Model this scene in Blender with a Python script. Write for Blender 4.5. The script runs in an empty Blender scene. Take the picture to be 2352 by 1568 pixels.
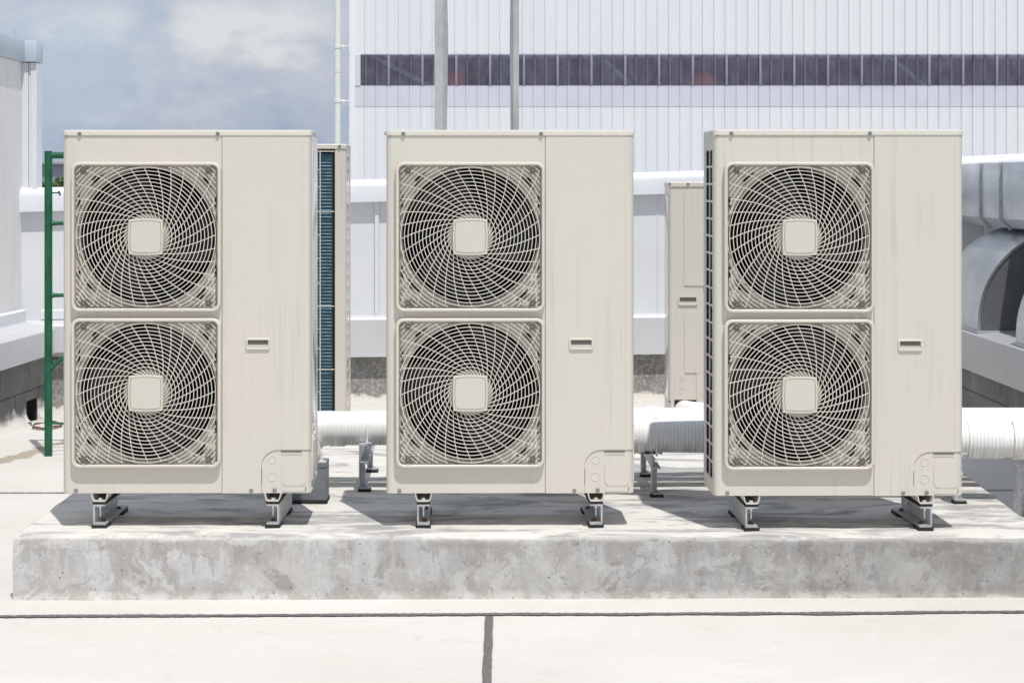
import bpy, bmesh, math, random
from mathutils import Vector, Matrix, noise
R = math.radians
random.seed(7)
scn = bpy.context.scene
col = scn.collection

# ------------------------------------------------------------------ camera
EYE = 1.494
F = 4874.0            # focal length, in pixels of a 2352 wide frame
VX, VY = 1120.0, 412.0
def at(u, v, Y):      # world point seen at (u, v) at the distance Y
    return ((u-VX)*Y/F, Y, EYE-(v-VY)*Y/F)
cam = bpy.data.cameras.new('camera')
cam.sensor_width = 36; cam.lens = F/2352*36
cam.shift_x = (1176-VX)/2352; cam.shift_y = -(784-VY)/2352
cam.clip_start = .05; cam.clip_end = 6000
co = bpy.data.objects.new('camera', cam); col.objects.link(co)
co.location = (0, 0, EYE); co.rotation_euler = (R(90), 0, 0)
scn.camera = co

# ------------------------------------------------------------------ materials
MATS = {}
class NT:
    def __init__(s, name):
        m = bpy.data.materials.new(name); m.use_nodes = True
        s.m = m; s.t = m.node_tree; s.b = s.t.nodes['Principled BSDF']; s.out = s.t.nodes['Material Output']
    def n(s, typ, **kw):
        nd = s.t.nodes.new(typ)
        for k, v in kw.items():
            if k in nd.inputs: nd.inputs[k].default_value = v
            else: setattr(nd, k, v)
        return nd
    def l(s, a, b): s.t.links.new(a, b)
    def coord(s, scale=(1,1,1), loc=(0,0,0), space='Object'):
        tc = s.n('ShaderNodeTexCoord') if space != 'World' else s.n('ShaderNodeNewGeometry')
        mp = s.n('ShaderNodeMapping')
        mp.inputs['Scale'].default_value = scale; mp.inputs['Location'].default_value = loc
        s.l(tc.outputs['Position' if space == 'World' else space], mp.inputs['Vector'])
        return mp.outputs['Vector']
    def noise(s, vec, scale, detail=4, rough=.55, dist=0):
        nd = s.n('ShaderNodeTexNoise'); nd.inputs['Scale'].default_value = scale
        nd.inputs['Detail'].default_value = detail; nd.inputs['Roughness'].default_value = rough
        nd.inputs['Distortion'].default_value = dist
        s.l(vec, nd.inputs['Vector']); return nd.outputs['Fac']
    def ramp(s, fac, stops):
        nd = s.n('ShaderNodeValToRGB'); cr = nd.color_ramp
        while len(cr.elements) < len(stops): cr.elements.new(.5)
        for e, (p, c) in zip(cr.elements, stops):
            e.position = p; e.color = (c, c, c, 1) if not isinstance(c, tuple) else (*c, 1)
        s.l(fac, nd.inputs['Fac']); return nd.outputs['Color']
    def mix(s, fac, a, b, mode='MIX'):
        nd = s.n('ShaderNodeMix'); nd.data_type = 'RGBA'; nd.blend_type = mode
        for sock, v in ((0, fac), (6, a), (7, b)):
            if hasattr(v, 'links'): s.l(v, nd.inputs[sock])
            elif sock == 0: nd.inputs[0].default_value = v
            else: nd.inputs[sock].default_value = (*v, 1)
        return nd.outputs[2]
    def math(s, op, a, b=0.0, clamp=False):
        nd = s.n('ShaderNodeMath'); nd.operation = op; nd.use_clamp = clamp
        for i, v in enumerate((a, b)):
            if hasattr(v, 'links'): s.l(v, nd.inputs[i])
            else: nd.inputs[i].default_value = v
        return nd.outputs[0]
    def bump(s, h, strength=.3, dist=.01):
        nd = s.n('ShaderNodeBump'); nd.inputs['Strength'].default_value = strength
        nd.inputs['Distance'].default_value = dist
        s.l(h, nd.inputs['Height']); s.l(nd.outputs['Normal'], s.b.inputs['Normal'])
    def col(s, c):
        if hasattr(c, 'links'): s.l(c, s.b.inputs['Base Color'])
        else: s.b.inputs['Base Color'].default_value = (*c, 1)
    def fin(s, rough=.5, metal=0, spec=None):
        if hasattr(rough, 'links'): s.l(rough, s.b.inputs['Roughness'])
        else: s.b.inputs['Roughness'].default_value = rough
        s.b.inputs['Metallic'].default_value = metal
        if spec is not None: s.b.inputs['Specular IOR Level'].default_value = spec
        MATS[s.m.name] = s.m; return s.m

def simple(name, c, rough=.5, metal=0, var=.08, scale=6, spec=None, bump=0):
    k = NT(name); v = k.coord((1,1,1))
    f = k.noise(v, scale, 5)
    d = tuple(max(0, x*(1-var*2)) for x in c); e = tuple(min(1, x*(1+var)) for x in c)
    k.col(k.ramp(f, [(.3, d), (.7, e)]))
    if bump: k.bump(k.noise(v, scale*12, 3), bump, .002)
    return k.fin(rough, metal, spec)

def sRGB(r, g, b):
    return tuple(((x/255)/12.92 if x/255 <= .04045 else ((x/255+.055)/1.055)**2.4) for x in (r, g, b))

# cream enamel of the outdoor units: thin vertical rain streaks, faint warm / green patches
k = NT('unit_paint')
CREAM = (.70, .66, .595)
v1 = k.coord((1,1,1)); oi = k.n('ShaderNodeObjectInfo')
vm = k.n('ShaderNodeVectorMath'); vm.operation = 'ADD'; k.l(v1, vm.inputs[0])
sc = k.n('ShaderNodeVectorMath'); sc.operation = 'SCALE'; k.l(oi.outputs['Location'], sc.inputs[0]); sc.inputs['Scale'].default_value = 3.3
k.l(sc.outputs[0], vm.inputs[1])
mp = k.n('ShaderNodeMapping'); mp.inputs['Scale'].default_value = (60, 60, 1.6); k.l(vm.outputs[0], mp.inputs['Vector'])
st = k.noise(mp.outputs['Vector'], 1.0, 3, .6)
reg = k.noise(vm.outputs[0], 3.2, 2)
stf = k.math('MULTIPLY', k.ramp(st, [(.52, 0.0), (.72, 1.0)]), k.ramp(reg, [(.42, .0), (.64, .52)]))
base = k.mix(k.ramp(k.noise(vm.outputs[0], 1.9, 2), [(.35, 0.), (.65, 1.)]), (.665, .620, .558), (.643, .621, .548))
k.col(k.mix(stf, base, (.49, .465, .42)))
k.fin(.38, 0, .4)

k = NT('guard_plastic'); k.col((.68, .65, .575)); k.fin(.4, 0, .4)
simple('cap_plastic', (.62, .60, .525), .42, var=.01)
simple('shroud_plastic', (.69, .655, .58), .5, var=.03)
simple('chamber_dark', (.004, .004, .005), .8, var=.1)
simple('fan_dark', (.018, .017, .017), .5, var=.1)
simple('clip_grey', (.13, .12, .10), .45, var=.05)
simple('slot_black', (.012, .010, .010), .7)
simple('screw_steel', (.42, .43, .46), .3, 1, var=.1, scale=80)
simple('bolt_zinc', (.75, .76, .76), .35, .8, var=.05)
simple('rust', (.24, .09, .025), .8, var=.3, scale=60)
simple('rubber', (.018, .017, .018), .75, var=.2, scale=30)
simple('enamel_side', (.66, .65, .64), .12, var=.02, spec=.8)
simple('recess_paint', (.60, .57, .50), .5, var=.02)
simple('seam_dark', (.10, .09, .08), .7)

# galvanised steel
def galv(name, c, rough=.42, metal=.75, rustf=.0, sc=9):
    k = NT(name); v = k.coord((1,1,1), space='World')
    a = k.noise(v, sc, 5, .6); b = k.noise(v, sc*9, 3, .6)
    base = k.mix(k.ramp(a, [(.35, 0.), (.7, 1.)]), tuple(x*.78 for x in c), tuple(min(1, x*1.12) for x in c))
    base = k.mix(k.ramp(b, [(.5, 0.), (.75, .35)]), base, tuple(min(1, x*1.35) for x in c))
    if rustf: base = k.mix(k.ramp(k.noise(v, 34, 4, .7), [(.66, 0.), (.72, rustf)]), base, (.25, .11, .04))
    k.col(base); k.bump(b, .12, .002)
    return k.fin(rough, metal)
galv('galv', (.55, .575, .585), .5, .35, .0, 30)
galv('galv_rusty', (.48, .50, .51), .5, .45, .9, 30)
galv('grey_cover', (.21, .225, .25), .45, .2, 0, 14)
galv('post_galv', (.50, .53, .52), .55, .2, .35, 4)

# sheet metal of the ductwork
k = NT('duct_sheet'); v = k.coord((1,1,1), space='World')
vs = k.coord((2, 2, 30), space='World')
a = k.noise(v, 2.2, 3); b = k.noise(vs, 1.5, 4)
k.col(k.mix(k.ramp(a, [(.35, 0.), (.65, 1.)]), (.44, .47, .50), (.60, .63, .66)))
k.bump(a, .35, .03); k.fin(k.ramp(b, [(.3, .28), (.7, .42)]), .85)
simple('duct_plate', (.15, .158, .17), .5, .2, var=.06)

# white pipe insulation jacket: fine spiral ribs, grey dirt below
k = NT('pipe_white'); v = k.coord((1,1,1), space='World')
g = k.n('ShaderNodeNewGeometry'); sx = k.n('ShaderNodeSeparateXYZ'); k.l(g.outputs['Position'], sx.inputs[0])
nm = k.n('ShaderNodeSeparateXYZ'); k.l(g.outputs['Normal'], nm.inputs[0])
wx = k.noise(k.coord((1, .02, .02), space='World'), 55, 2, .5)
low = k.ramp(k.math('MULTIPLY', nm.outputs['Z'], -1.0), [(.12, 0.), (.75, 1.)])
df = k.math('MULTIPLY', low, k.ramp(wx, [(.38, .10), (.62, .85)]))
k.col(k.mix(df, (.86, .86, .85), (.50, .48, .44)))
wv = k.n('ShaderNodeTexWave'); wv.bands_direction = 'X'; wv.inputs['Scale'].default_value = 22; wv.inputs['Distortion'].default_value = .6
k.l(v, wv.inputs['Vector']); k.bump(wv.outputs['Fac'], .6, .004); k.fin(.42, 0, .45)
simple('pipe_fitting', (.82, .81, .78), .45, var=.04, scale=20, bump=.1)
simple('tape_green', (.02, .10, .06), .6, var=.2, scale=60)

# roof floor: off-white coating with soft dirt; a band of damp sand near the left drain
k = NT('roof_coating'); v = k.coord((1,1,1), space='World')
a = k.noise(v, .9, 5, .6); b = k.noise(v, 9, 6, .65); c = k.noise(v, 70, 3, .6)
base = k.mix(k.ramp(a, [(.35, 0.), (.68, 1.)]), (.625, .605, .565), (.685, .67, .64))
base = k.mix(k.ramp(b, [(.60, 0.), (.74, .35)]), base, (.58, .54, .48))
base = k.mix(k.ramp(b, [(.28, .55), (.36, .0)]), base, (.76, .755, .735))
base = k.mix(k.ramp(k.noise(k.coord((.6, 2.2, 1), (3, 1, 0), space='World'), 1.6, 6, .7), [(.60, 0.), (.70, .25)]), base, (.53, .51, .48))
base = k.mix(k.ramp(k.noise(v, 40, 2, .5), [(.70, 0.), (.73, .5)]), base, (.47, .43, .38))
base = k.mix(k.ramp(k.noise(k.coord((1, 1.6, 1), (9, 4, 0), space='World'), 4.5, 8, .8, .6), [(.56, 0.), (.66, .42)]), base, (.53, .49, .43))
g = k.n('ShaderNodeNewGeometry'); s = k.n('ShaderNodeSeparateXYZ'); k.l(g.outputs['Position'], s.inputs[0])
# distance from the line through (-2.6, 11.2) and (-2.30, 12.6)
ln = k.math('SUBTRACT', s.outputs['X'], k.math('ADD', k.math('MULTIPLY', k.math('SUBTRACT', s.outputs['Y'], 11.2), .24), -2.60))
ln = k.math('ADD', ln, k.math('MULTIPLY', k.math('SUBTRACT', k.noise(v, 3.5, 6, .75), .5), .34))
band = k.math('MULTIPLY', k.ramp(k.math('ABSOLUTE', ln), [(.045, 1.), (.062, 0.)]), k.ramp(k.math('MULTIPLY', s.outputs['Y'], .05), [(.52, 0.), (.53, 1.), (.635, 1.), (.65, 0.)]))
base = k.mix(k.math('MULTIPLY', band, .85), base, (.36, .31, .24))
k.col(base); h = k.math('ADD', k.math('MULTIPLY', b, .6), k.math('MULTIPLY', c, .3)); k.bump(h, .25, .01); k.fin(.75, 0, .25)

# weathered plinth: top is pale with grey scuffs, the face grey with runs, blotches and pits
k = NT('plinth_concrete'); v = k.coord((1,1,1), space='World')
g = k.n('ShaderNodeNewGeometry'); s = k.n('ShaderNodeSeparateXYZ'); k.l(g.outputs['Position'], s.inputs[0])
nz = k.n('ShaderNodeSeparateXYZ'); k.l(g.outputs['Normal'], nz.inputs[0])
vr = k.coord((1, 1, .16), (0, 0, 0), space='World')
runs = k.noise(vr, 9, 5, .62, .3); runs2 = k.noise(k.coord((1, 1, .22), (4, 0, 2), space='World'), 26, 4, .6)
blot = k.noise(v, 3.2, 7, .66, .5); blot2 = k.noise(k.coord((1,1,1), (7, 2, 5), space='World'), 7.5, 7, .68, .4)
fine = k.noise(v, 60, 4, .65)
hx1 = k.noise(k.coord((1, .05, .04), (2, 0, 0), space='World'), 7, 5, .75)
drip = k.math('ADD', s.outputs['Z'], k.math('MULTIPLY', k.math('SUBTRACT', hx1, .5), .85))
drip = k.math('ADD', drip, k.math('MULTIPLY', k.math('SUBTRACT', fine, .5), .018))
face = k.mix(k.ramp(runs, [(.38, 0.), (.62, 1.)]), (.35, .333, .312), (.56, .565, .585))
face = k.mix(k.ramp(blot, [(.44, 0.), (.58, .75)]), face, (.54, .525, .49))
face = k.mix(k.ramp(blot2, [(.565, 0.), (.60, .62)]), face, (.60, .60, .60))
face = k.mix(k.ramp(blot2, [(.375, .70), (.43, .0)]), face, (.275, .255, .235))
face = k.mix(k.ramp(runs2, [(.56, 0.), (.74, .40)]), face, (.63, .64, .67))
face = k.mix(k.ramp(runs2, [(.28, .40), (.42, .0)]), face, (.27, .26, .25))
face = k.mix(k.ramp(drip, [(.172, 0.), (.182, .60)]), face, (.37, .35, .325))

zt = k.math('ADD', s.outputs['Z'], k.math('MULTIPLY', k.math('SUBTRACT', k.noise(v, 14, 5, .7), .5), .05))
face = k.mix(k.ramp(zt, [(.012, .9), (.035, 0.)]), face, (.66, .645, .61))
face = k.mix(k.math('MULTIPLY', k.ramp(zt, [(.03, .75), (.07, 0.)]), k.ramp(k.noise(v, 5, 6, .7), [(.5, 0.), (.56, .7)])), face, (.33, .30, .26))
face = k.mix(k.ramp(fine, [(.3, .25), (.5, 0.)]), face, (.26, .25, .24))
pit = k.n('ShaderNodeTexVoronoi'); pit.inputs['Scale'].default_value = 34; pit.inputs['Randomness'].default_value = 1
k.l(v, pit.inputs['Vector'])
pr = k.math('MULTIPLY', k.ramp(pit.outputs['Distance'], [(.07, 1.), (.13, 0.)]), k.ramp(k.noise(v, 6, 3), [(.48, 0.), (.56, 1.)]))
face = k.mix(pr, face, (.10, .09, .08))
ck = k.n('ShaderNodeTexVoronoi'); ck.feature = 'DISTANCE_TO_EDGE'; ck.inputs['Scale'].default_value = 3.4
vd = k.n('ShaderNodeVectorMath'); vd.operation = 'ADD'; k.l(v, vd.inputs[0])
nn = k.n('ShaderNodeTexNoise'); nn.inputs['Scale'].default_value = 7; nn.inputs['Detail'].default_value = 5; k.l(v, nn.inputs['Vector'])
ns = k.n('ShaderNodeVectorMath'); ns.operation = 'SCALE'; ns.inputs['Scale'].default_value = .35; k.l(nn.outputs['Color'], ns.inputs[0]); k.l(ns.outputs[0], vd.inputs[1])
k.l(vd.outputs[0], ck.inputs['Vector'])
crack = k.ramp(ck.outputs['Distance'], [(.003, .55), (.008, 0.)])
crack = k.math('MULTIPLY', crack, k.ramp(k.noise(v, 2.0, 2), [(.45, 0.), (.55, 1.)]))
face = k.mix(crack, face, (.20, .19, .18))
vt = k.coord((1, 2.8, 1), (3, 3, 0), space='World')
t1 = k.noise(vt, 2.3, 7, .68, .8); t2 = k.noise(vt, 9, 6, .7, .5)
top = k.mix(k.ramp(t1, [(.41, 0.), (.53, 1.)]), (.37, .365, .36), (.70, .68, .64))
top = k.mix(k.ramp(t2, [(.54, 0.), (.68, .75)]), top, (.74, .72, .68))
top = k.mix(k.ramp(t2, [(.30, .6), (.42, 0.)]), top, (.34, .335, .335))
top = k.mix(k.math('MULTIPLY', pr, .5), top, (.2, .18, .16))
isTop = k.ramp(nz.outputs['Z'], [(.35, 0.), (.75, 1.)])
edge = k.math('MULTIPLY', k.ramp(k.math('ADD', s.outputs['Z'], k.math('MULTIPLY', blot2, .04)), [(.230, 0.), (.240, .85)]), 1.0)
face = k.mix(edge, face, (.66, .65, .62))
pz1 = k.noise(k.coord((1,1,1), (11, 3, 8), space='World'), 4.2, 9, .72, .9)
face = k.mix(k.ramp(pz1, [(.555, 0.), (.575, .55)]), face, (.66, .655, .63))
face = k.mix(k.ramp(pz1, [(.385, .5), (.405, 0.)]), face, (.33, .31, .285))
face = k.mix(k.ramp(k.noise(k.coord((1,1,1), (1, 8, 3), space='World'), 22, 6, .75), [(.60, 0.), (.64, .35)]), face, (.68, .67, .65))
face = k.mix(.09, face, (.75, .75, .74))
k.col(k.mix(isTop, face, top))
hh = k.math('ADD', k.math('MULTIPLY', blot2, .7), k.math('MULTIPLY', fine, .35)); hh = k.math('SUBTRACT', hh, k.math('MULTIPLY', pr, .6)); hh = k.math('SUBTRACT', hh, k.math('MULTIPLY', crack, .5))
k.bump(hh, .45, .012); k.fin(.85, 0, .2)

# rough concrete upstand, with a rendered cant at its foot
k = NT('upstand_concrete'); v = k.coord((1,1,1), space='World')
g = k.n('ShaderNodeNewGeometry'); s = k.n('ShaderNodeSeparateXYZ'); k.l(g.outputs['Position'], s.inputs[0])
a = k.noise(v, 5, 7, .7); b = k.noise(v, 55, 4, .7)
cc = k.mix(k.ramp(a, [(.35, 0.), (.65, 1.)]), (.20, .195, .185), (.31, .30, .285))
cc = k.mix(k.ramp(b, [(.54, 0.), (.62, .7)]), cc, (.50, .48, .45))
cc = k.mix(k.ramp(b, [(.36, .6), (.44, 0.)]), cc, (.13, .125, .12))
zz = k.math('ADD', s.outputs['Z'], k.math('MULTIPLY', k.math('SUBTRACT', a, .5), .22))
cc = k.mix(k.ramp(zz, [(.035, 1.), (.052, 0.)]), cc, (.66, .63, .58))
k.col(cc); k.bump(k.math('ADD', a, k.math('MULTIPLY', b, .5)), .6, .02); k.fin(.9, 0, .2)

k = NT('block_concrete'); v = k.coord((1, 1, 1), space='World')
a = k.noise(v, 3, 6, .68)
cc = k.mix(k.ramp(a, [(.35, 0.), (.65, 1.)]), (.15, .148, .145), (.24, .235, .23))
br = k.n('ShaderNodeTexBrick'); br.inputs['Scale'].default_value = 1; br.inputs['Brick Width'].default_value = .62; br.inputs['Row Height'].default_value = .2; br.inputs['Mortar Size'].default_value = .006
br.inputs['Color1'].default_value = (1,1,1,1); br.inputs['Color2'].default_value = (.86,.86,.86,1); br.inputs['Mortar'].default_value = (.45,.45,.45,1)
cx = k.n('ShaderNodeCombineXYZ'); k.l(s.outputs['Y'] if False else k.coord((1,1,1), space='World'), k.n('ShaderNodeVectorMath').inputs[0])
g = k.n('ShaderNodeNewGeometry'); s = k.n('ShaderNodeSeparateXYZ'); k.l(g.outputs['Position'], s.inputs[0])
k.l(s.outputs['Y'], cx.inputs[0]); k.l(s.outputs['Z'], cx.inputs[1]); k.l(cx.outputs[0], br.inputs['Vector'])
cc = k.mix(1.0, cc, br.outputs['Color'], 'MULTIPLY')
zz = k.math('ADD', s.outputs['Z'], k.math('MULTIPLY', k.math('SUBTRACT', a, .5), .4))
cc = k.mix(k.ramp(zz, [(.04, 1.), (.09, 0.)]), cc, (.70, .68, .64))
k.col(cc); k.bump(a, .5, .02); k.fin(.9, 0, .2)

k = NT('tall_wall_plaster'); v = k.coord((1,1,.35), space='World')
a = k.noise(v, 2.5, 6, .6); b = k.noise(k.coord((1,1,1), space='World'), 12, 6, .7)
cc = k.mix(k.ramp(a, [(.35, 0.), (.65, 1.)]), (.74, .73, .71), (.84, .84, .83))
cc = k.mix(k.ramp(b, [(.60, 0.), (.75, .3)]), cc, (.58, .57, .55)); k.col(cc); k.bump(b, .25, .01); k.fin(.8, 0, .25)

simple('flashing_white', (.74, .765, .80), .38, 0, var=.025, scale=4)
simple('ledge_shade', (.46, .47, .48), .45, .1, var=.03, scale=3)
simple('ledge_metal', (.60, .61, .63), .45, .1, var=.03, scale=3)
k = NT('cladding_white'); v = k.coord((1,1,.2), space='World')
a = k.noise(v, .9, 4, .6); fl = k.noise(k.coord((1, 1, .01), space='World'), 30, 1)
cc = k.mix(k.ramp(a, [(.35, 0.), (.65, 1.)]), (.77, .80, .83), (.82, .84, .855))
cc = k.mix(k.ramp(fl, [(.60, 0.), (.7, .25)]), cc, (.66, .71, .78)); k.col(cc); k.fin(.45, 0, .4)
simple('cap_blue', (.52, .60, .67), .4, 0, var=.04, scale=3)
simple('cladding_low', (.71, .73, .75), .45, 0, var=.03, scale=2)
simple('rib_edge', (.46, .54, .60), .6)
simple('interior_dark', (.07, .068, .075), .8, var=.25, scale=1.5)
simple('rib_cap', (.30, .29, .38), .4, 0, var=.06)
simple('interior_orange', (.75, .16, .08), .6)
simple('interior_brace', (.22, .26, .33), .5)
k = NT('polycarbonate'); tr = k.n('ShaderNodeBsdfTransparent'); tr.inputs['Color'].default_value = (.86, .84, .93, 1)
k.col((.60, .585, .76)); k.fin(.3, 0, .5)
mx = k.n('ShaderNodeMixShader'); mx.inputs[0].default_value = .18
nf = k.noise(k.coord((1,1,.5), space='World'), 5, 5, .6); k.l(k.ramp(nf, [(.3, .12), (.7, .24)]), mx.inputs[0])
k.l(tr.outputs[0], mx.inputs[1]); k.l(k.b.outputs[0], mx.inputs[2]); k.l(mx.outputs[0], k.out.inputs['Surface'])
simple('lap_tint', (.69, .69, .765), .4, 0, var=.03, scale=2)
simple('downpipe_white', (.80, .81, .78), .45, var=.02)

k = NT('green_paint'); v = k.coord((1,1,.5), space='World')
a = k.noise(v, 20, 6, .7); b = k.noise(v, 60, 4, .7)
cc = k.mix(k.ramp(a, [(.35, 0.), (.65, 1.)]), (.008, .085, .04), (.018, .15, .075))
cc = k.mix(k.ramp(a, [(.70, 0.), (.74, .8)]), cc, (.03, .30, .14))
cc = k.mix(k.ramp(b, [(.68, 0.), (.72, .7)]), cc, (.13, .09, .055)); k.col(cc); k.bump(b, .2, .002); k.fin(.5, 0, .4)

k = NT('joint_sealant'); v = k.coord((1,1,1), space='World')
a = k.noise(v, 120, 4, .8); cc = k.mix(k.ramp(a, [(.4, 0.), (.66, 1.)]), (.12, .108, .112), (.25, .235, .24))
cc = k.mix(k.ramp(k.noise(v, 45, 3, .7), [(.66, 0.), (.72, .8)]), cc, (.5, .48, .45)); k.col(cc); k.bump(a, .5, .003); k.fin(.9, 0, .1)

k = NT('coil_fins'); v = k.coord((1,1,1))
s = k.n('ShaderNodeSeparateXYZ'); k.l(v, s.inputs[0])
w = k.math('SINE', k.math('MULTIPLY', s.outputs['Z'], 6.2832/.0165))
cc = k.mix(k.ramp(w, [(.55, 0.), (.95, 1.)]), (.036, .095, .13), (.10, .20, .25))
fn = k.noise(k.coord((90, 90, 3)), 1.5, 4, .7); cc = k.mix(k.ramp(fn, [(.5, 0.), (.8, .35)]), cc, (.015, .045, .065)); k.col(cc); k.fin(.35, .3)
simple('coil_tube', (.16, .26, .31), .3, .5, var=.3, scale=30)
simple('far_wall', (.25, .27, .32), .8, var=.05, scale=.1)
simple('far_roof', (.36, .38, .42), .8)
k = NT('far_leaves'); v = k.coord((1,1,1), space='World'); k.col(k.ramp(k.noise(v, .5, 4), [(.35, (.045, .085, .02)), (.65, (.10, .16, .045))])); k.fin(.8, 0, .1)
simple('terrain_ground', (.42, .42, .40), .9, var=.1, scale=.02)
simple('slab_edge', (.4, .4, .4), .9)
simple('debris_brown', (.16, .085, .05), .85, var=.4, scale=60)
M = MATS

# ------------------------------------------------------------------ mesh helpers
def tag(o, label, cat, group=None, kind=None):
    if label: o['label'] = label
    if cat: o['category'] = cat
    if group: o['group'] = group
    if kind: o['kind'] = kind
    return o
def empty(name, loc=(0,0,0), rz=0):
    o = bpy.data.objects.new(name, None); col.objects.link(o); o.location = loc; o.rotation_euler = (0,0,rz)
    o.empty_display_size = .1; return o

class MB:
    def __init__(s): s.bm = bmesh.new(); s.mats = []; s.mi = 0
    def mat(s, name):
        if name not in s.mats: s.mats.append(name)
        s.mi = s.mats.index(name); return s
    def faces(s, fs):
        for f in fs: f.material_index = s.mi
    def box(s, x0, x1, y0, y1, z0, z1, bev=0, seg=2):
        b = s.bm; vs = [b.verts.new(p) for p in ((x0,y0,z0),(x1,y0,z0),(x1,y1,z0),(x0,y1,z0),(x0,y0,z1),(x1,y0,z1),(x1,y1,z1),(x0,y1,z1))]
        fs = [b.faces.new([vs[i] for i in q]) for q in ((0,3,2,1),(4,5,6,7),(0,1,5,4),(1,2,6,5),(2,3,7,6),(3,0,4,7))]
        s.faces(fs)
        if bev:
            es = list({e for f in fs for e in f.edges})
            r = bmesh.ops.bevel(b, geom=es, offset=bev, segments=seg, profile=.5, affect='EDGES', material=s.mi)
        return vs
    def prism(s, pts, axis, a, b_, cap=True):   # pts 2D ccw, extruded along axis from a to b_
        def P(p, t):
            return {'x': (t, p[0], p[1]), 'y': (p[0], t, p[1]), 'z': (p[0], p[1], t)}[axis]
        A = [s.bm.verts.new(P(p, a)) for p in pts]; B = [s.bm.verts.new(P(p, b_)) for p in pts]
        n = len(pts); fs = []
        for i in range(n):
            j = (i+1) % n; fs.append(s.bm.faces.new((A[i], A[j], B[j], B[i])))
        if cap: fs.append(s.bm.faces.new(A[::-1])); fs.append(s.bm.faces.new(B))
        s.faces(fs); return A, B
    def loft(s, loops, closed=True, cap0=False, cap1=False):
        L = [[s.bm.verts.new(p) for p in lp] for lp in loops]; fs = []
        for A, B in zip(L, L[1:]):
            n = len(A)
            for i in range(n if closed else n-1):
                j = (i+1) % n; fs.append(s.bm.faces.new((A[i], A[j], B[j], B[i])))
        if cap0: fs.append(s.bm.faces.new(L[0][::-1]))
        if cap1: fs.append(s.bm.faces.new(L[-1]))
        s.faces(fs)
    def tube(s, pts, r, n=12, cap=True, rs=None):
        pts = [Vector(p) for p in pts]; loops = []
        up = None
        for i, p in enumerate(pts):
            d = (pts[min(i+1, len(pts)-1)] - pts[max(i-1, 0)]).normalized()
            if up is None:
                up = Vector((0,0,1)) if abs(d.z) < .9 else Vector((0,1,0))
            a = d.cross(up).normalized(); b2 = a.cross(d).normalized(); up = b2
            rr = rs[i] if rs else r
            loops.append([p + a*rr*math.cos(2*math.pi*q/n) + b2*rr*math.sin(2*math.pi*q/n) for q in range(n)])
        s.loft(loops, True, cap, cap)
    def cyl(s, p0, p1, r, n=16, r1=None):
        s.tube([p0, p1], r, n, True, [r, r if r1 is None else r1])
    def build(s, name, mat=None, parent=None, smooth=.6):
        bmesh.ops.recalc_face_normals(s.bm, faces=s.bm.faces)
        me = bpy.data.meshes.new(name)
        for e in s.bm.edges:
            if len(e.link_faces) == 2:
                try: e.smooth = e.calc_face_angle() < smooth
                except Exception: pass
        for f in s.bm.faces: f.smooth = True
        s.bm.to_mesh(me); s.bm.free()
        if mat: me.materials.append(M[mat])
        else:
            for q in s.mats: me.materials.append(M[q])
        o = bpy.data.objects.new(name, me); col.objects.link(o)
        if parent: o.parent = parent
        return o
def copy_tree(o, parent=None):
    c = o.copy(); col.objects.link(c); c.parent = parent
    for ch in list(o.children): copy_tree(ch, c)
    return c
def rrect(x0, x1, z0, z1, r, n=6, bulge=0):
    out = []
    for cx, cz, a0 in ((x1-r, z1-r, 0), (x0+r, z1-r, 90), (x0+r, z0+r, 180), (x1-r, z0+r, 270)):
        for i in range(n+1):
            a = R(a0 + 90*i/n); out.append((cx + r*math.cos(a), cz + r*math.sin(a)))
    return out
def cframe(x, z0, h, w, t, side):     # C section, web at x, opening to side (+1 / -1), ccw-agnostic
    f = side
    return [(x, z0), (x+f*w, z0), (x+f*w, z0+t), (x+f*t, z0+t*1.5), (x+f*t, z0+h-t*1.5), (x+f*w, z0+h-t), (x+f*w, z0+h), (x, z0+h)]

# ------------------------------------------------------------------ roof floor and terrain
mb = MB(); mb.mat('terrain_ground'); mb.box(-3000, 3000, -3000, 5000, -12.5, -12)
tag(mb.build('ground', 'terrain_ground'), None, None, kind='structure')
mb = MB(); mb.box(-3.6, 4.4, -14, 14.9, -.4, 0)
floor = tag(mb.build('roof_floor', 'roof_coating'), None, None, kind='structure')
mb = MB(); mb.box(-3.5, 4.3, -13.9, 14.8, -12, -.402)
low = tag(mb.build('lower_storeys', 'slab_edge'), None, None, kind='structure')

def joint(pts, wid, seed, jg=.22):
    mb = MB(); rnd = random.Random(seed); prev = None
    L = []
    for (x0, y0), (x1, y1) in zip(pts, pts[1:]):
        n = max(2, int(math.dist((x0,y0),(x1,y1))/.011))
        for i in range(n): L.append((x0+(x1-x0)*i/n, y0+(y1-y0)*i/n))
    d = Vector((pts[-1][0]-pts[0][0], pts[-1][1]-pts[0][1], 0)).normalized(); nrm = Vector((-d.y, d.x, 0))
    off = 0
    for i, (x, y) in enumerate(L):
        off = noise.noise(Vector((x*1.7, y*1.7, seed)))*(.012 if jg > .1 else .003)
        w1 = wid*(.72+(.8 if jg > .1 else .28)*abs(noise.noise(Vector((x*3, y*3, seed+3))))+rnd.uniform(-jg,jg)); w2 = wid*(.72+(.8 if jg > .1 else .28)*abs(noise.noise(Vector((x*3, y*3, seed+9))))+rnd.uniform(-jg,jg))
        c = Vector((x, y, .004)) + nrm*off
        cur = (mb.bm.verts.new(c+nrm*w1*.5), mb.bm.verts.new(c-nrm*w2*.5))
        if prev: mb.bm.faces.new((prev[0], prev[1], cur[1], cur[0]))
        prev = cur
    return mb.build('floor_joint', 'joint_sealant', floor)
joint([(-3.5, 7.20), (-1.0, 7.265), (.6, 7.29), (3.3, 7.36)], .044, 1)
joint([(.005, 7.25), (-.003, 6.2), (-.01, 3.0)], .036, 4, .06)
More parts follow.
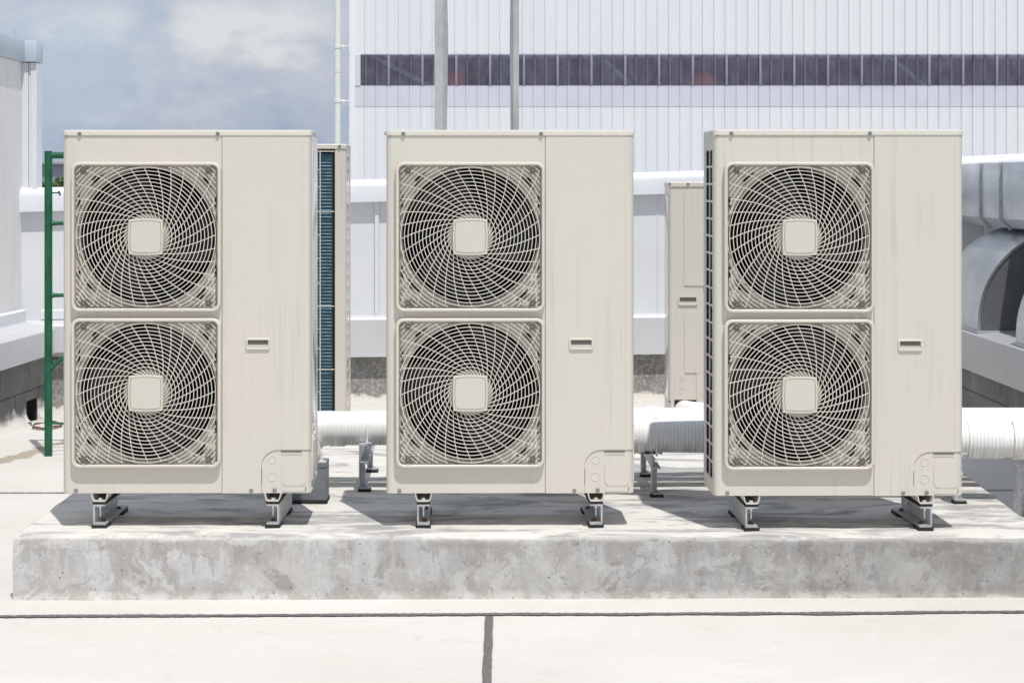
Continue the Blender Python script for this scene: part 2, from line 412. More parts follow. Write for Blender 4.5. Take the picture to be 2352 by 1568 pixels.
joint([(-2.8, 10.12), (-1.0, 10.10)], .022, 6)
joint([(2.1, 10.18), (2.9, 10.22)], .020, 8)

# ------------------------------------------------------------------ concrete plinth
def plinth():
    mb = MB(); b = mb.bm
    fl, fr = Vector((-1.690, 7.538, 0)), Vector((1.985, 7.595, 0))
    bl, brr = Vector((-1.655, 10.9, 0)), Vector((2.14, 10.9, 0))
    def top(x): return .231
    NX, NY, NZ = 230, 110, 14
    def P(i, j, kz):
        a = fl.lerp(fr, i/NX); c = bl.lerp(brr, i/NX)
        a = a + Vector((0, (.020 - .125*i/NX)*kz/NZ, 0))
        p = a.lerp(c, j/NY)
        z = top(p.x)*kz/NZ
        return Vector((p.x, p.y, z))
    cache = {}
    def V(i, j, kz):
        key = (i, j, kz)
        if key not in cache:
            p = P(i, j, kz)
            n = noise.fractal(p*9, 1, 2, 4)*.0035 + noise.noise(p*1.3)*.006
            e = (i in (0, NX)) + (j in (0, NY)) + (kz == NZ)
            ctr = Vector((p.x*.999, 9.2, -.5))
            if kz == NZ: p.z += n*.5
            if j == 0: p.y += n
            if i == 0: p.x += n
            if i == NX: p.x -= n
            if e >= 2 and kz == NZ:     # worn arris
                w = .006 + .008*max(0, noise.noise(p*5.0+Vector((3,1,0))))
                p.z -= w*.6
                if j == 0: p.y += w*.7
                if i == 0: p.x += w*.7
                if i == NX: p.x -= w*.7
            if kz == 0: 
                if j == 0: p.y -= .012*abs(noise.noise(p*6.))
            cache[key] = b.verts.new(p)
        return cache[key]
    for i in range(NX):
        for j in range(NY): b.faces.new((V(i,j,NZ), V(i+1,j,NZ), V(i+1,j+1,NZ), V(i,j+1,NZ)))
        for q in range(NZ):
            b.faces.new((V(i,0,q), V(i+1,0,q), V(i+1,0,q+1), V(i,0,q+1)))
            b.faces.new((V(i,NY,q), V(i+1,NY,q), V(i+1,NY,q+1), V(i,NY,q+1)))
    for j in range(NY):
        for q in range(NZ):
            b.faces.new((V(0,j,q), V(0,j+1,q), V(0,j+1,q+1), V(0,j,q+1)))
            b.faces.new((V(NX,j,q), V(NX,j+1,q), V(NX,j+1,q+1), V(NX,j,q+1)))
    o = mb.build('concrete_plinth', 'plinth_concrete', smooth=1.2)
    tag(o, 'long low weathered grey concrete plinth carrying the three cream outdoor units', 'plinth')
    return top
ptop = plinth()

# ------------------------------------------------------------------ outdoor unit with two fans
W, D, H = .9, .32, 1.318
ZB = .028
CX = .305
CZ = (.366+ZB, .931+ZB)
HALF = .2615

def screw(x, z, parent, y=-.001, r=.006, name='screw'):
    mb = MB(); mb.mat('screw_steel')
    mb.tube([(x,y,z),(x,y-.002,z),(x,y-.004,z)], r, 14, True, [r*1.25, r*1.25, r*1.0])
    mb.tube([(x,y-.004,z),(x,y-.0065,z)], r, 12, True, [r*.7, r*.55]); mb.mat('slot_black')
    mb.box(x-.0025, x+.0025, y-.0072, y-.0064, z-.0007, z+.0007)
    return mb.build(name, None, parent)

def bolt(x, y, z, parent, r=.008, mat='bolt_zinc', down=.03, name='bolt'):
    mb = MB()
    mb.cyl((x,y,z),(x,y,z+.002), r*1.5, 16)
    mb.cyl((x,y,z+.002),(x,y,z+.008), r, 6)
    return mb.build(name, mat, parent)

def guard_mesh(parent):
    mb = MB(); h = HALF-.009
    def seg_ok(p): return abs(p[0]) <= h and abs(p[1]) <= h
    def strip(P, w, y0, y1):
        # rectangular bar following 2D polyline P
        loops = []
        for i, p in enumerate(P):
            a = P[max(0, i-1)]; c = P[min(len(P)-1, i+1)]
            t = Vector((c[0]-a[0], c[1]-a[1])).normalized(); n = Vector((-t.y, t.x))*w*.5
            loops.append([(p[0]+n.x, y0, p[1]+n.y), (p[0]-n.x, y0, p[1]-n.y), (p[0]-n.x, y1, p[1]-n.y), (p[0]+n.x, y1, p[1]+n.y)])
        if len(loops) > 1: mb.loft(loops, True, True, True)
    r = .0937
    while r < h*1.41:
        N = 144; run = []; first = None
        full = r <= h
        pts = [(r*math.cos(2*math.pi*i/N), r*math.sin(2*math.pi*i/N)) for i in range(N+1)]
        if full: strip(pts, .0026, -.004, 0)
        else:
            fine = [(r*math.cos(2*math.pi*i/720), r*math.sin(2*math.pi*i/720)) for i in range(721)]
            runs = []; cur = []
            for p in fine:
                if seg_ok(p): cur.append(p)
                else:
                    if len(cur) > 3: runs.append(cur)
                    cur = []
            if len(cur) > 3: runs.append(cur)
            for c in runs: strip(c[::4]+[c[-1]], .0026, -.004, 0)
        r += .01316
    for q in range(32):
        th0 = 2*math.pi*q/32 + .03; P = []
        r = .0575
        while r < .38:
            th = th0 + math.acos(.055/r) + R(50)*r
            p = (r*math.cos(th), r*math.sin(th))
            if not seg_ok(p): break
            P.append(p); r += .006 if r > .08 else .002
        strip(P, .0030, -.001, .0065)
    return mb.build('guard', 'guard_plastic', parent)

def fan_grille(parent, cz):
    g = MB()   # frame: thick rounded square ring
    o0 = rrect(CX-.2705, CX+.2705, cz-.2705, cz+.2705, .030, 8)
    def lp(ins, y, r): return [(p[0], y, p[1]) for p in rrect(CX-.2705+ins, CX+.2705-ins, cz-.2705+ins, cz+.2705-ins, r, 8)]
    g.loft([lp(0, -.0005, .030), lp(0, -.022, .030), lp(.0015, -.026, .029), lp(.004, -.028, .027), lp(.009, -.028, .023), lp(.0115, -.026, .021), lp(.0115, -.008, .021), lp(.015, .001, .018)])
    fr = g.build('fan_grille', 'unit_paint', parent)
    gd = guard_mesh(fr); gd.location = (CX, -.020, cz)
    h = MB(); h.tube([(CX, .02, cz), (CX, -.010, cz), (CX, -.0128, cz)], .083, 48, True, [.0835, .083, .081]); h.build('hub_disc', 'cap_plastic', fr)
    c = MB(); c.mat('cap_plastic')
    def sq(hw, y, r):
        pts = rrect(CX-hw, CX+hw, cz-hw*1.04, cz+hw*1.04, r, 5)
        out = []
        for (x, z) in pts:
            dx, dz = x-CX, z-cz
            k1 = 1 + .0*(1-min(1, (abs(dz)/hw))**2) if abs(dx) > abs(dz) else 1
            k2 = 1 + .0*(1-min(1, (abs(dx)/hw))**2) if abs(dz) >= abs(dx) else 1
            out.append((CX+dx*k1, y, cz+dz*k2))
        return out
    def sqb(hw, y, r):      # denser outline so that the sides bulge
        pts = sq(hw, y, r); out = []
        n = len(pts)
        for i in range(n):
            a, b2 = pts[i], pts[(i+1) % n]
            m = 6 if math.dist(a, b2) > .03 else 1
            for j in range(m):
                t = j/m; x = a[0]+(b2[0]-a[0])*t; z = a[2]+(b2[2]-a[2])*t
                bl = .0028*(1-(2*t-1)**2) if m > 1 else 0
                if abs(x-CX) > abs(z-cz): x += math.copysign(bl, x-CX)
                else: z += math.copysign(bl, z-cz)
                out.append((x, y, z))
        return out
    def sq2(hw, y, r): return sqb(hw, y, r)
    c.loft([sq2(.0595, -.004, .003), sq2(.0612, -.032, .003), sq2(.060, -.036, .003), sq2(.0545, -.0365, .005), sq2(.0532, -.0325, .005), sq2(.0512, -.0365, .005)], True, False, True)
    c.build('hub_cap', None, fr)
    for sx in (-1, 1):
        for sz in (-1, 1):
            m = MB(); x = CX+sx*.2255; z = cz+sz*.2455
            m.mat('clip_grey'); m.box(x-.0100, x+.0100, -.0262, -.006, z-.0175, z+.0175, .0012)
            m.mat('seam_dark'); m.tube([(x, -.0261, z-.004*sz), (x, -.0270, z-.004*sz)], .0055, 14)
            m.mat('screw_steel'); m.tube([(x, -.0269, z-.004*sz), (x, -.028, z-.004*sz)], .0032, 10)
            m.mat('recess_paint'); m.box(x-.008, x+.008, -.0267, -.0260, z+.010*sz-.001, z+.010*sz+.001)
            m.build('clip', None, fr)
    return fr

def shroud(parent, cz):
    m = MB(); m.mat('shroud_plastic')
    N = 96
    def ring(r, y): return [(CX+r*math.cos(2*math.pi*i/N), y, cz+r*math.sin(2*math.pi*i/N)) for i in range(N)]
    sq = []
    for i in range(N):
        a = 2*math.pi*i/N; c, s_ = math.cos(a), math.sin(a); k_ = .262/max(abs(c), abs(s_)); sq.append((CX+c*k_, .018, cz+s_*k_))
    sq0 = [(x, .001, z) for (x, y, z) in sq]
    m.loft([sq0, sq, [(x, .018, z) for (x, y, z) in ring(.2605, .018)]])
    m.loft([ring(.2605, .018), ring(.259, .010), ring(.256, .009), ring(.252, .014), ring(.2495, .025), ring(.2475, .045), ring(.247, .060)])
    m.mat('chamber_dark'); m.loft([ring(.247, .060), ring(.25, .16)])
    # corner webs and black cut-outs
    m.mat('slot_black')
    for (dx, dz, an, L) in ((-.178, .206, 48, .07), (.209, .192, -47, .07), (-.200, -.178, -47, .07), (.190, -.205, 50, .07)):
        a = R(an); t = Vector((math.cos(a), math.sin(a))); n = Vector((-t.y, t.x))
        if n.dot(Vector((dx, dz))) < 0: n = -n
        pts = [(-L/2, .0), (L/2, .0), (L/2*.6, .008), (L*.1, .008), (L*.02, .018), (-L*.22, .018), (-L*.25, .004), (-L/2, .004)]
        P = [(CX+dx+t.x*p+n.x*q, cz+dz+t.y*p+n.y*q) for p, q in pts]
        m.prism(P, 'y', .016, .012)
    for sx in (-1, 1):
        for sz in (-1, 1):
            x = CX+sx*.247; z = cz+sz*.128
            m.box(x-.0022, x+.0022, .008, .0175, z-.022, z+.022)
    m.mat('shroud_plastic')
    for sz, xx in ((-1, -.17),):     # little drip tray in the lower left corner
        m.box(CX-.225, CX-.125, -.004, .016, cz-.229, cz-.2265); m.box(CX-.128, CX-.1265, -.004, .016, cz-.259, cz-.229)
    return m.build('shroud', None, parent)

def fan(parent, cz, rot):
    m = MB()
    m.cyl((CX, .095, cz), (CX, .16, cz), .07, 32)
    for q in range(3):
        a0 = rot + q*2*math.pi/3; loops = []
        for i in range(9):
            r = .06 + .175*i/8; a = a0 + .5*(i/8)**1.5
            row = []
            for j in range(9):
                b = a + (-.42 + .95*j/8)*(.75+.35*i/8); y = .10 + .055*j/8
                row.append((CX+r*math.cos(b), y, cz+r*math.sin(b)))
            loops.append(row)
        m.loft(loops, False)
    return m.build('fan', 'fan_dark', parent)

def side_grid(parent, x, y0, y1, z0, z1, ncol, nrow, sgn, name='side_guard', mat='unit_paint'):
    m = MB(); t = .0075
    for i in range(ncol+1):
        y = y0 + (y1-y0)*i/ncol; m.box(x-.0022, x+.0022, y-t*.5, y+t*.5, z0, z1)
    for i in range(nrow+1):
        z = z0 + (z1-z0)*i/nrow; m.box(x-.0014, x+.0014, y0, y1, z-t*.5, z+t*.5)
    return m.build(name, mat, parent)

def make_unit():
    root = empty('outdoor_unit')
    # side, back and corner shell, walls around a hollow casing
    m = MB(); zb, zt = ZB, ZB+H-.020
    m.mat('unit_paint')
    rc = .022
    # front left corner column (rounded) and front right corner column
    def col_arc(cx, cy, a0, a1, r): return [(cx+r*math.cos(R(a0+(a1-a0)*i/8)), cy+r*math.sin(R(a0+(a1-a0)*i/8))) for i in range(9)]
    left = col_arc(rc, rc, 180, 270, rc) + [(.034, 0), (.034, .004), (rc, .004)] + [(.004, rc), (.004, .045), (0, .045)]
    m.prism(left, 'z', zb+.001, zt)
    # base pan, rear posts, back wall top rail
    m.box(.004, W-.004, .01, D-.002, zb+.002, zb+.03)
    m.box(.002, W-.002, .012, D-.002, zt-.03, zt-.001)
    m.box(0, .004, D-.06, D, zb, zt); m.box(0, .05, D-.004, D, zb, zt)
    m.box(0, .004, .045, D-.06, zt-.05, zt); m.box(0, .004, .045, D-.06, zb, zb+.05)
    m.box(W-.30, W-.004, D-.004, D, zb, zt)
    m.build('casing', None, root)
    # right side sheet, glossy, with pressed panels
    m = MB(); m.mat('enamel_side'); m.box(W-.004, W-.0005, rc, D, zb+.001, zt)
    m.box(W-.002, W+.0025, .05, D-.05, zb+.24, zt-.05, .002); m.box(W-.002, W+.003, D-.03, D-.002, zb+.02, zt-.02, .002)
    m.mat('unit_paint'); m.box(W-.002, W+.005, .05, D-.03, zb+.04, zb+.20, .002)
    m.build('side_panel', None, root)
    for (yy, zz) in ((.06, .19), (.11, .235), (.17, .05), (.24, .21)):
        s_ = MB(); s_.tube([(W+.002, yy, zb+zz), (W+.011, yy, zb+zz)], .006, 8); s_.build('screw', 'bolt_zinc', root)
    # fan panel with two square openings
    m = MB(); m.mat('unit_paint'); t = .003; x0, x1 = .034, .5765
    ox0, ox1 = CX-.262, CX+.262
    zs = [zb+.001, CZ[0]-.262, CZ[0]+.262, CZ[1]-.262, CZ[1]+.262, zt]
    for a, b2, full in ((0,1,1),(1,2,0),(2,3,1),(3,4,0),(4,5,1)):
        if full: m.box(x0, x1, 0, t, zs[a], zs[b2])
        else: m.box(x0, ox0, 0, t, zs[a], zs[b2]); m.box(ox1, x1, 0, t, zs[a], zs[b2])
    m.prism([(.0405,0.0),(.0435,-.0012),(.0465,0.0)], 'z', zb+.04, zt-.02)
    m.build('fan_panel', None, root)
    # service panel
    m = MB(); m.mat('unit_paint'); xs = .5785
    sx0, sx1, sz1 = .7205, W, zb+.157
    arc = [(sx0+.062-.062*math.cos(R(90*i/10)), sz1-.062+.062*math.sin(R(90*i/10))) for i in range(11)]
    poly = [(xs, zb), (sx0-.0008, zb)] + [(x-.0008, z+.0008) for x, z in arc] + [(W-rc, sz1+.0008), (W-rc, zt), (xs, zt)]
    m.prism(poly, 'y', -.0015, .003)
    cor = [(W-rc, -.0015)] + [(W-rc+(rc)*math.sin(R(90*i/8)), -.0015+rc-rc*math.cos(R(90*i/8))) for i in range(9)] + [(W, .05), (W-.003, .05), (W-.003, rc), (W-rc, .003)]
    m.prism(cor, 'z', sz1+.0008, zt)
    m.prism([(.8665,-.0013),(.869,-.0026),(.8715,-.0013)], 'z', sz1+.012, zt-.02)
    m.mat('seam_dark'); m.box(.5762, .5788, .0005, .004, zb+.001, zt)
    m.build('service_panel', None, root)
    # handle
    m = MB(); m.mat('guard_plastic'); hx, hz = .708, zb+.542
    def hl(w, h, y, r): return [(p[0], y, p[1]) for p in rrect(hx-w/2, hx+w/2, hz-h/2, hz+h/2, r, 5)]
    m.loft([hl(.088,.042,-.001,.007), hl(.088,.042,-.006,.007), hl(.085,.039,-.008,.006), hl(.077,.030,-.008,.004), hl(.075,.028,-.006,.003)])
    m.mat('recess_paint'); m.loft([hl(.075,.028,-.006,.003), hl(.073,.026,-.0025,.003)], True, False, False)
    m.mat('clip_grey')
    m.box(hx-.0365, hx+.0365, -.0034, -.0020, hz-.013, hz+.013)
    m.mat('recess_paint'); m.box(hx-.0365, hx+.0365, -.0044, -.0022, hz-.013, hz-.003)
    m.build('handle', None, root)
    # pipe cover in the lower right corner
    m = MB(); m.mat('unit_paint')
    fr_ = [(sx0, zb)] + [(x, z) for x, z in arc] + [(W-rc-.002, sz1-.0005), (W-rc-.002, zb)]
    m.prism(fr_, 'y', .002, .005)
    cor = [(W-rc-.002, .002)] + [(W-rc-.002+rc*math.sin(R(90*i/8)), .002+rc-rc*math.cos(R(90*i/8))) for i in range(9)] + [(W-.002, .06), (W-.005, .06), (W-.005, rc+.004), (W-rc-.002, .005)]
    m.prism(cor, 'z', zb, sz1-.0005)
    m.prism(rrect(.794, .882, zb+.026, zb+.122, .022, 6), 'y', .0022, -.0005)
    m.prism(rrect(.795, .881, zb+.006, zb+.0245, .002, 2), 'y', .0022, -.0002)
    m.mat('slot_black'); m.box(.8795, .8812, -.0006, .0021, zb+.007, zb+.0235); m.box(.7195, .7212, -.0015, .0022, zb+.035, zb+.087)
    m.mat('seam_dark'); m.box(.792, .8665, -.0006, .0021, sz1-.008, sz1-.0045)
    m.mat('recess_paint'); m.prism(rrect(.792, .8665, sz1-.0165, sz1-.008, .003, 3), 'y', .0021, .0004)
    m.mat('unit_paint')
    for cz_, rr in ((zb+.1215, .0145), (zb+.060, .0168)):
        cx_ = .7605
        lo = lambda r, y: [(cx_+r*math.cos(2*math.pi*i/28), y, cz_+r*math.sin(2*math.pi*i/28)) for i in range(28)]
        m.loft([lo(rr+.001, .0019), lo(rr, .0006), lo(rr-.0012, .0006), lo(rr-.0022, .0019)])
    m.build('pipe_cover', None, root)
    # lid with rounded corners
    m = MB(); m.mat('unit_paint')
    def ll(o, z, r=.024): return [(p[0], p[1], z) for p in rrect(-.0025+o, W+.0025-o, -.0045+o, D+.003-o, r, 7)]
    m.loft([ll(.002, zt-.001), ll(0, zt+.0005), ll(0, ZB+H-.006), ll(.0015, ZB+H-.002), ll(.006, ZB+H), ll(.03, ZB+H+.001)], True, False, True)
    m.mat('seam_dark'); m.box(.01, W-.01, .0005, D-.01, zt-.004, zt-.0012)
    m.build('lid', None, root)
    for x in (.062, .562): screw(x, zt+.006, root, -.0045)
    for x, z in ((.048, .011), (.683, .010), (.768, .011)): screw(x, zb+z, root, .0 if x > .72 else -.001)
    s_ = MB(); s_.tube([(-.002, .045, zt+.008), (-.008, .045, zt+.008)], .006, 10); s_.build('screw', 'screw_steel', root)
    s_ = MB(); s_.tube([(W+.002, .12, zt+.008), (W+.008, .12, zt+.008)], .006, 10); s_.build('screw', 'screw_steel', root)
    for i, cz in enumerate(CZ):
        fan_grille(root, cz); shroud(root, cz); fan(root, cz, .6+i*1.1)
    # dark fan chamber and the motor bracket
    m = MB(); m.mat('chamber_dark')
    m.box(.006, .55, .285, .29, zb+.03, zt-.03); m.box(.552, .556, .02, .29, zb+.03, zt-.03); m.box(.05, .55, .02, .285, zb+.028, zb+.034); m.box(.05, .55, .02, .285, zt-.036, zt-.031)
    m.box(.006, .55, .02, .285, (CZ[0]+CZ[1])/2-.003, (CZ[0]+CZ[1])/2+.003)
    m.mat('fan_dark'); m.box(CX+.06, CX+.085, .17, .20, zb+.03, zt-.03); m.box(CX-.10, CX-.075, .17, .20, zb+.03, zt-.03)
    m.build('fan_chamber', None, root)
    # coil on the left side and back
    m = MB(); m.mat('coil_fins'); m.box(.018, .03, .05, D-.03, zb+.03, zt-.03); m.box(.03, .58, D-.03, D-.015, zb+.03, zt-.03)
    m.build('coil', None, root)
    side_grid(root, .003, .050, D-.055, zb+.05, zt-.05, 2, 19, -1)
    # mounting feet: open cream channels
    for x in (.135, .762):
        m = MB(); m.mat('unit_paint')
        P = [(x-.030, ZB+.0), (x-.030, ZB-.003), (x-.026, .008), (x-.020, 0), (x+.020, 0), (x+.026, .008), (x+.030, ZB-.003), (x+.030, ZB), (x+.027, ZB), (x+.023, .010), (x+.018, .003), (x-.018, .003), (x-.023, .010), (x-.027, ZB)]
        m.prism(P, 'y', -.014, D+.03)
        f = m.build('foot', None, root)
        m = MB(); m.mat('bolt_zinc'); m.cyl((x, .008, .003), (x, .008, .005), .011, 16); m.cyl((x, .008, .005), (x, .008, .0115), .0075, 6); m.cyl((x, .008, -.055), (x, .008, .003), .0032, 8); m.cyl((x, .008, -.026), (x, .008, -.018), .0068, 6)
        m.build('bolt', None, f)
        m = MB(); m.cyl((x, D-.01, -.05), (x, D-.01, .003), .0032, 8); m.build('bolt', 'bolt_zinc', f)
    return root

unit = make_unit()
units = []
for i, (X, Y, lab) in enumerate(((-1.542, 7.70, 'cream two-fan outdoor unit beside the green frame, leftmost of the front three'),
                              (-.368, 7.70, 'cream two-fan outdoor unit in the middle of the front three, no side visible'),
                              (.815, 7.64, 'cream two-fan outdoor unit showing its open grid side and dark coil on the left'))):
    o = unit if i == 0 else copy_tree(unit)
    zc = ptop(X+.45)+.012+.075+.009
    o.location = (X, Y, zc); o.rotation_euler = (0, 0, .014)
    tag(o, lab, 'outdoor unit', 'cream outdoor units in the front row')
    units.append((X, Y, zc, i))

# galvanised channel beams under the units
def make_beam(side):
    root = empty('mounting_beam')
    m = MB(); h, w, t = .075, .045, .0055
    m.prism(cframe(-side*w/2, .012, h, w, t, side), 'y', -.012, .42); m.build('channel', 'galv', root)
    for y0, y1 in ((-.018, .07), (.30, .40)):
        m = MB(); m.box(-.027, .027, y0, y1, 0, .012); m.build('rubber_pad', 'rubber', root)
    m = MB(); m.box(-.024, .024, -.013, .35, .012+h, .012+h+.009); m.build('rubber_strip', 'rubber', root)
    for y in (.045, .33):
        m = MB(); x = side*.004; m.cyl((x, y, .012+t), (x, y, .012+t+.002), .012, 14); m.cyl((x, y, .012+t+.002), (x, y, .012+t+.009), .0075, 6); m.build('rusty_bolt', 'rust', root)
    return root
bl_, br_ = make_beam(1), make_beam(-1)
names = ['leftmost unit', 'middle unit', 'right-hand unit']
first = {1: True, -1: True}
for X, Y, zc, i in units:
    for x, side, pr_, extra in ((.135, 1, bl_, 'left'), (.762, -1, br_, 'right')):
        o = pr_ if first[side] else copy_tree(pr_)
        first[side] = False
        o.location = (X + x*math.cos(.014), Y + x*.014 + 0, ptop(X+.45)-.0005)
        # the photographed beams splay a little
        o.rotation_euler = (0, 0, {(0,1): -.02, (0,-1): -.02, (1,1): .016, (1,-1): .03, (2,1): .03, (2,-1): .05}[(i, side)])
        lab = 'galvanised steel channel beam on black pads under the %s foot of the %s' % (extra, names[i])
        tag(o, lab, 'steel beam', 'channel beams carrying the front outdoor units')

# ------------------------------------------------------------------ pipes behind the front row
pz_bot = .407
def pipe_path(m, pts, r, n=28): m.tube(pts, r, n)
def elbow(p0, d0, d1, rad, n=8):     # quarter bend starting at p0 heading d0, leaving along d1
    p0, d0, d1 = Vector(p0), Vector(d0), Vector(d1); c = p0 + d1*rad
    return [c - d1*rad*math.cos(R(90*i/n)) + d0*rad*math.sin(R(90*i/n)) for i in range(n+1)]
def flange(m, x, Y, z, r, w=.05):
    m.tube([(x-w/2, Y, z), (x+w/2, Y, z)], r+.004, 28)
def pipe(Y, r, x0, x1, label, rings=(), flat=True):
    root = empty('insulated_pipe', (x0, Y, pz_bot+r))
    m = MB(); z = 0
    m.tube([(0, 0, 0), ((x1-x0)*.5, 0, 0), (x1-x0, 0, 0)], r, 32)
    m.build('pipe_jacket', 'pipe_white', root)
    for x in rings:
        m = MB(); m.tube([(x-x0-.032, 0, 0), (x-x0+.032, 0, 0)], r+.005, 32); m.build('sleeve_joint', 'pipe_white', root)
    tag(root, label, 'pipe', 'white insulated pipes laid behind the front units')
    return root
p1 = pipe(8.53, .066, .10, 2.09, 'white insulated pipe nearest the front units, shaded beside the right-hand unit', (.60,))
p2 = pipe(8.69, .0625, -.675, 2.25, 'white insulated pipe bending down into the grey cover, second from the front', (-.615,))
p3 = pipe(8.85, .061, -1.0, 2.55, 'white insulated pipe, third from the front in the bundle', (.72,))
p4 = pipe(9.00, .060, .10, 2.9, 'white insulated pipe at the back of the bundle, under the elbow of the far unit', (.70,))
# near end of p1: a larger fitting that turns towards the parapet
def elb(parent, P, r, mat='pipe_fitting', name='elbow'):
    m = MB(); m.tube(P, r, 28); return m.build(name, mat, parent)
loc = Vector(p2.location)
P = elbow((-.66, 8.69, loc.z), (-1,0,0), (0,-.62,-.78), .085, 9)
P = [Vector(q)-loc for q in P]; P.append(P[-1] + Vector((0,-.62,-.78))*.05)
elb(p2, P, .066)
m = MB(); m.tube([P[5], P[6]], .069, 28); m.build('elbow_seam', 'pipe_fitting', p2)
p1.rotation_euler = (0, .004, -.085)
P = elbow((1.99, 0, 0), (1,0,0), (0,-1,0), .12, 9); P = P + [P[-1]+Vector((0,-.2,0))]
elb(p1, P, .072)
m = MB(); m.tube([(1.975, 0, 0), (2.0, 0, 0)], .076, 32); m.build('sleeve_joint', 'pipe_white', p1)
m = MB(); m.tube([(1.80, 0, 0), (1.94, 0, 0)], .071, 32); m.build('sleeve_joint', 'pipe_white', p1)

# pipe stands: a channel cross beam on two legs with black pads
def make_stand(h=.0):
    root = empty('pipe_stand'); zt = pz_bot-.214
    m = MB(); m.prism(cframe(-.016, zt-.079, .079, .036, .005, 1), 'y', -.015, .63); m.build('cross_beam', 'galv', root)
    for y in (.0, .575):
        m = MB(); leg = [(-.016, y-.014), (.020, y-.014), (.020, y-.009), (-.011, y-.009), (-.011, y+.026), (-.016, y+.026)]
        m.prism([(-.016, y-.014), (-.011, y-.014), (-.011, y+.026), (-.016, y+.026)], 'z', .012, zt-.079)
        m.box(-.016, .028, y-.014, y+.030, .012, .018); m.box(-.011, .008, y+.018, y+.023, .012, zt-.079)
        lg = m.build('leg', 'galv', root)
        m = MB(); m.box(-.020, .032, y-.018, y+.034, 0, .012, .002); m.build('rubber_pad', 'rubber', root)
        bolt(.010, y+.008, .018, root, .006, 'galv')
    m = MB()
    m.cyl((.018, -.003, zt-.022), (.018, -.003, zt+.002), .004, 8); m.cyl((.018, -.003, zt-.016), (.018, -.003, zt-.006), .009, 6); m.box(.004, .034, -.014, .03, zt, zt+.004)
    m.build('clamp_bolt', 'galv', root)
    return root
def strap(parent, x, Y, zc, r):      # half hoop over a pipe
    m = MB(); P = [(x+.004*math.sin(i), Y + (r+.004)*math.cos(R(-12+204*i/20)), zc + (r+.004)*math.sin(R(-12+204*i/20))) for i in range(21)]
    P = [(x, Y+(r+.004), zc-r-.004)] + P[1:-1] + [(x, Y-(r+.004), zc-r-.012)]
    m.tube(P, .0048, 8); return m.build('pipe_strap', 'pipe_fitting', parent)
st0 = make_stand()
for i, (X, Y, lab, pr2) in enumerate(((-.505, 8.60, 'galvanised pipe stand between the leftmost and middle units', (8.69, .0585)),
                                 (.668, 8.45, 'galvanised pipe stand between the middle and right-hand units', (8.50, .064)),
                                 (1.835, 8.28, 'galvanised pipe stand at the lower right corner of the right-hand unit', (8.50, .064)))):
    o = st0 if i == 0 else copy_tree(st0)
    o.location = (X, Y, ptop(X)-.001)
    tag(o, lab, 'pipe stand', 'pipe stands behind the front units')
for X, Y, r in ((-.49, 8.69, .0585), (.672, 8.50, .064)):
    s_ = strap(None, 0, 0, 0, r); s_.location = (X, Y, pz_bot+r); s_.name = 'pipe_strap'
    tag(s_, 'white strap hooked over the pipe %s the middle unit' % ('left of' if X < 0 else 'right of'), 'strap', 'straps over the white pipes')
for X, Y in ((.655, 8.455), (.60, 8.47)):
    m = MB()
    for q in range(9):
        x = -.035+.07*q/8; a = .006*math.sin(q*2.1); m.box(x-.006, x+.006, 0, .05, -.004+a*.5, .003+a*.4)
    o = m.build('green_tape', 'tape_green', None); o.location = (X, Y, pz_bot-.001)
    tag(o, 'dark green padding squeezed under the front pipe, %s piece' % ('larger' if X > .65 else 'smaller'), 'padding', 'green padding under the pipe')

# grey steel cover behind the leftmost unit
g = empty('steel_cover', (-.62, 8.22, ptop(-.7)-.001))
m = MB(); m.box(-.17, -.009, .06, .20, .012, .135, .002); m.box(-.17, -.009, .06, .20, .1375, .160, .002); m.build('cover_body', 'grey_cover', g)
m = MB(); m.box(-.175, -.006, .055, .205, 0, .012); m.build('rubber_pad', 'rubber', g)
m = MB(); m.box(-.04, -.012, .065, .09, .160, .164); m.tube([(-.030, .075, .16), (-.030, .078, .19), (-.045, .075, .235), (-.075, .09, .255)], .0055, 8); m.build('hook_strap', 'pipe_fitting', g)
tag(g, 'dark grey folded steel cover on the plinth under the white elbow', 'pipe cover')

# galvanised stub post off the plinth at the right edge
X, Y, _ = at(2349, 1180, 9.42)
g = empty('stub_post', (X, Y, 0))
m = MB(); m.prism([(-.026, 0), (.03, 0), (.03, .006), (-.02, .006), (-.02, .06), (-.026, .06)], 'z', .006, .225); m.build('post', 'galv_rusty', g)
m = MB(); m.box(-.035, .04, -.01, .07, 0, .006); m.build('foot_plate', 'galv_rusty', g)
tag(g, 'short galvanised angle post with rusty top, standing at the right edge beside the plinth', 'post')

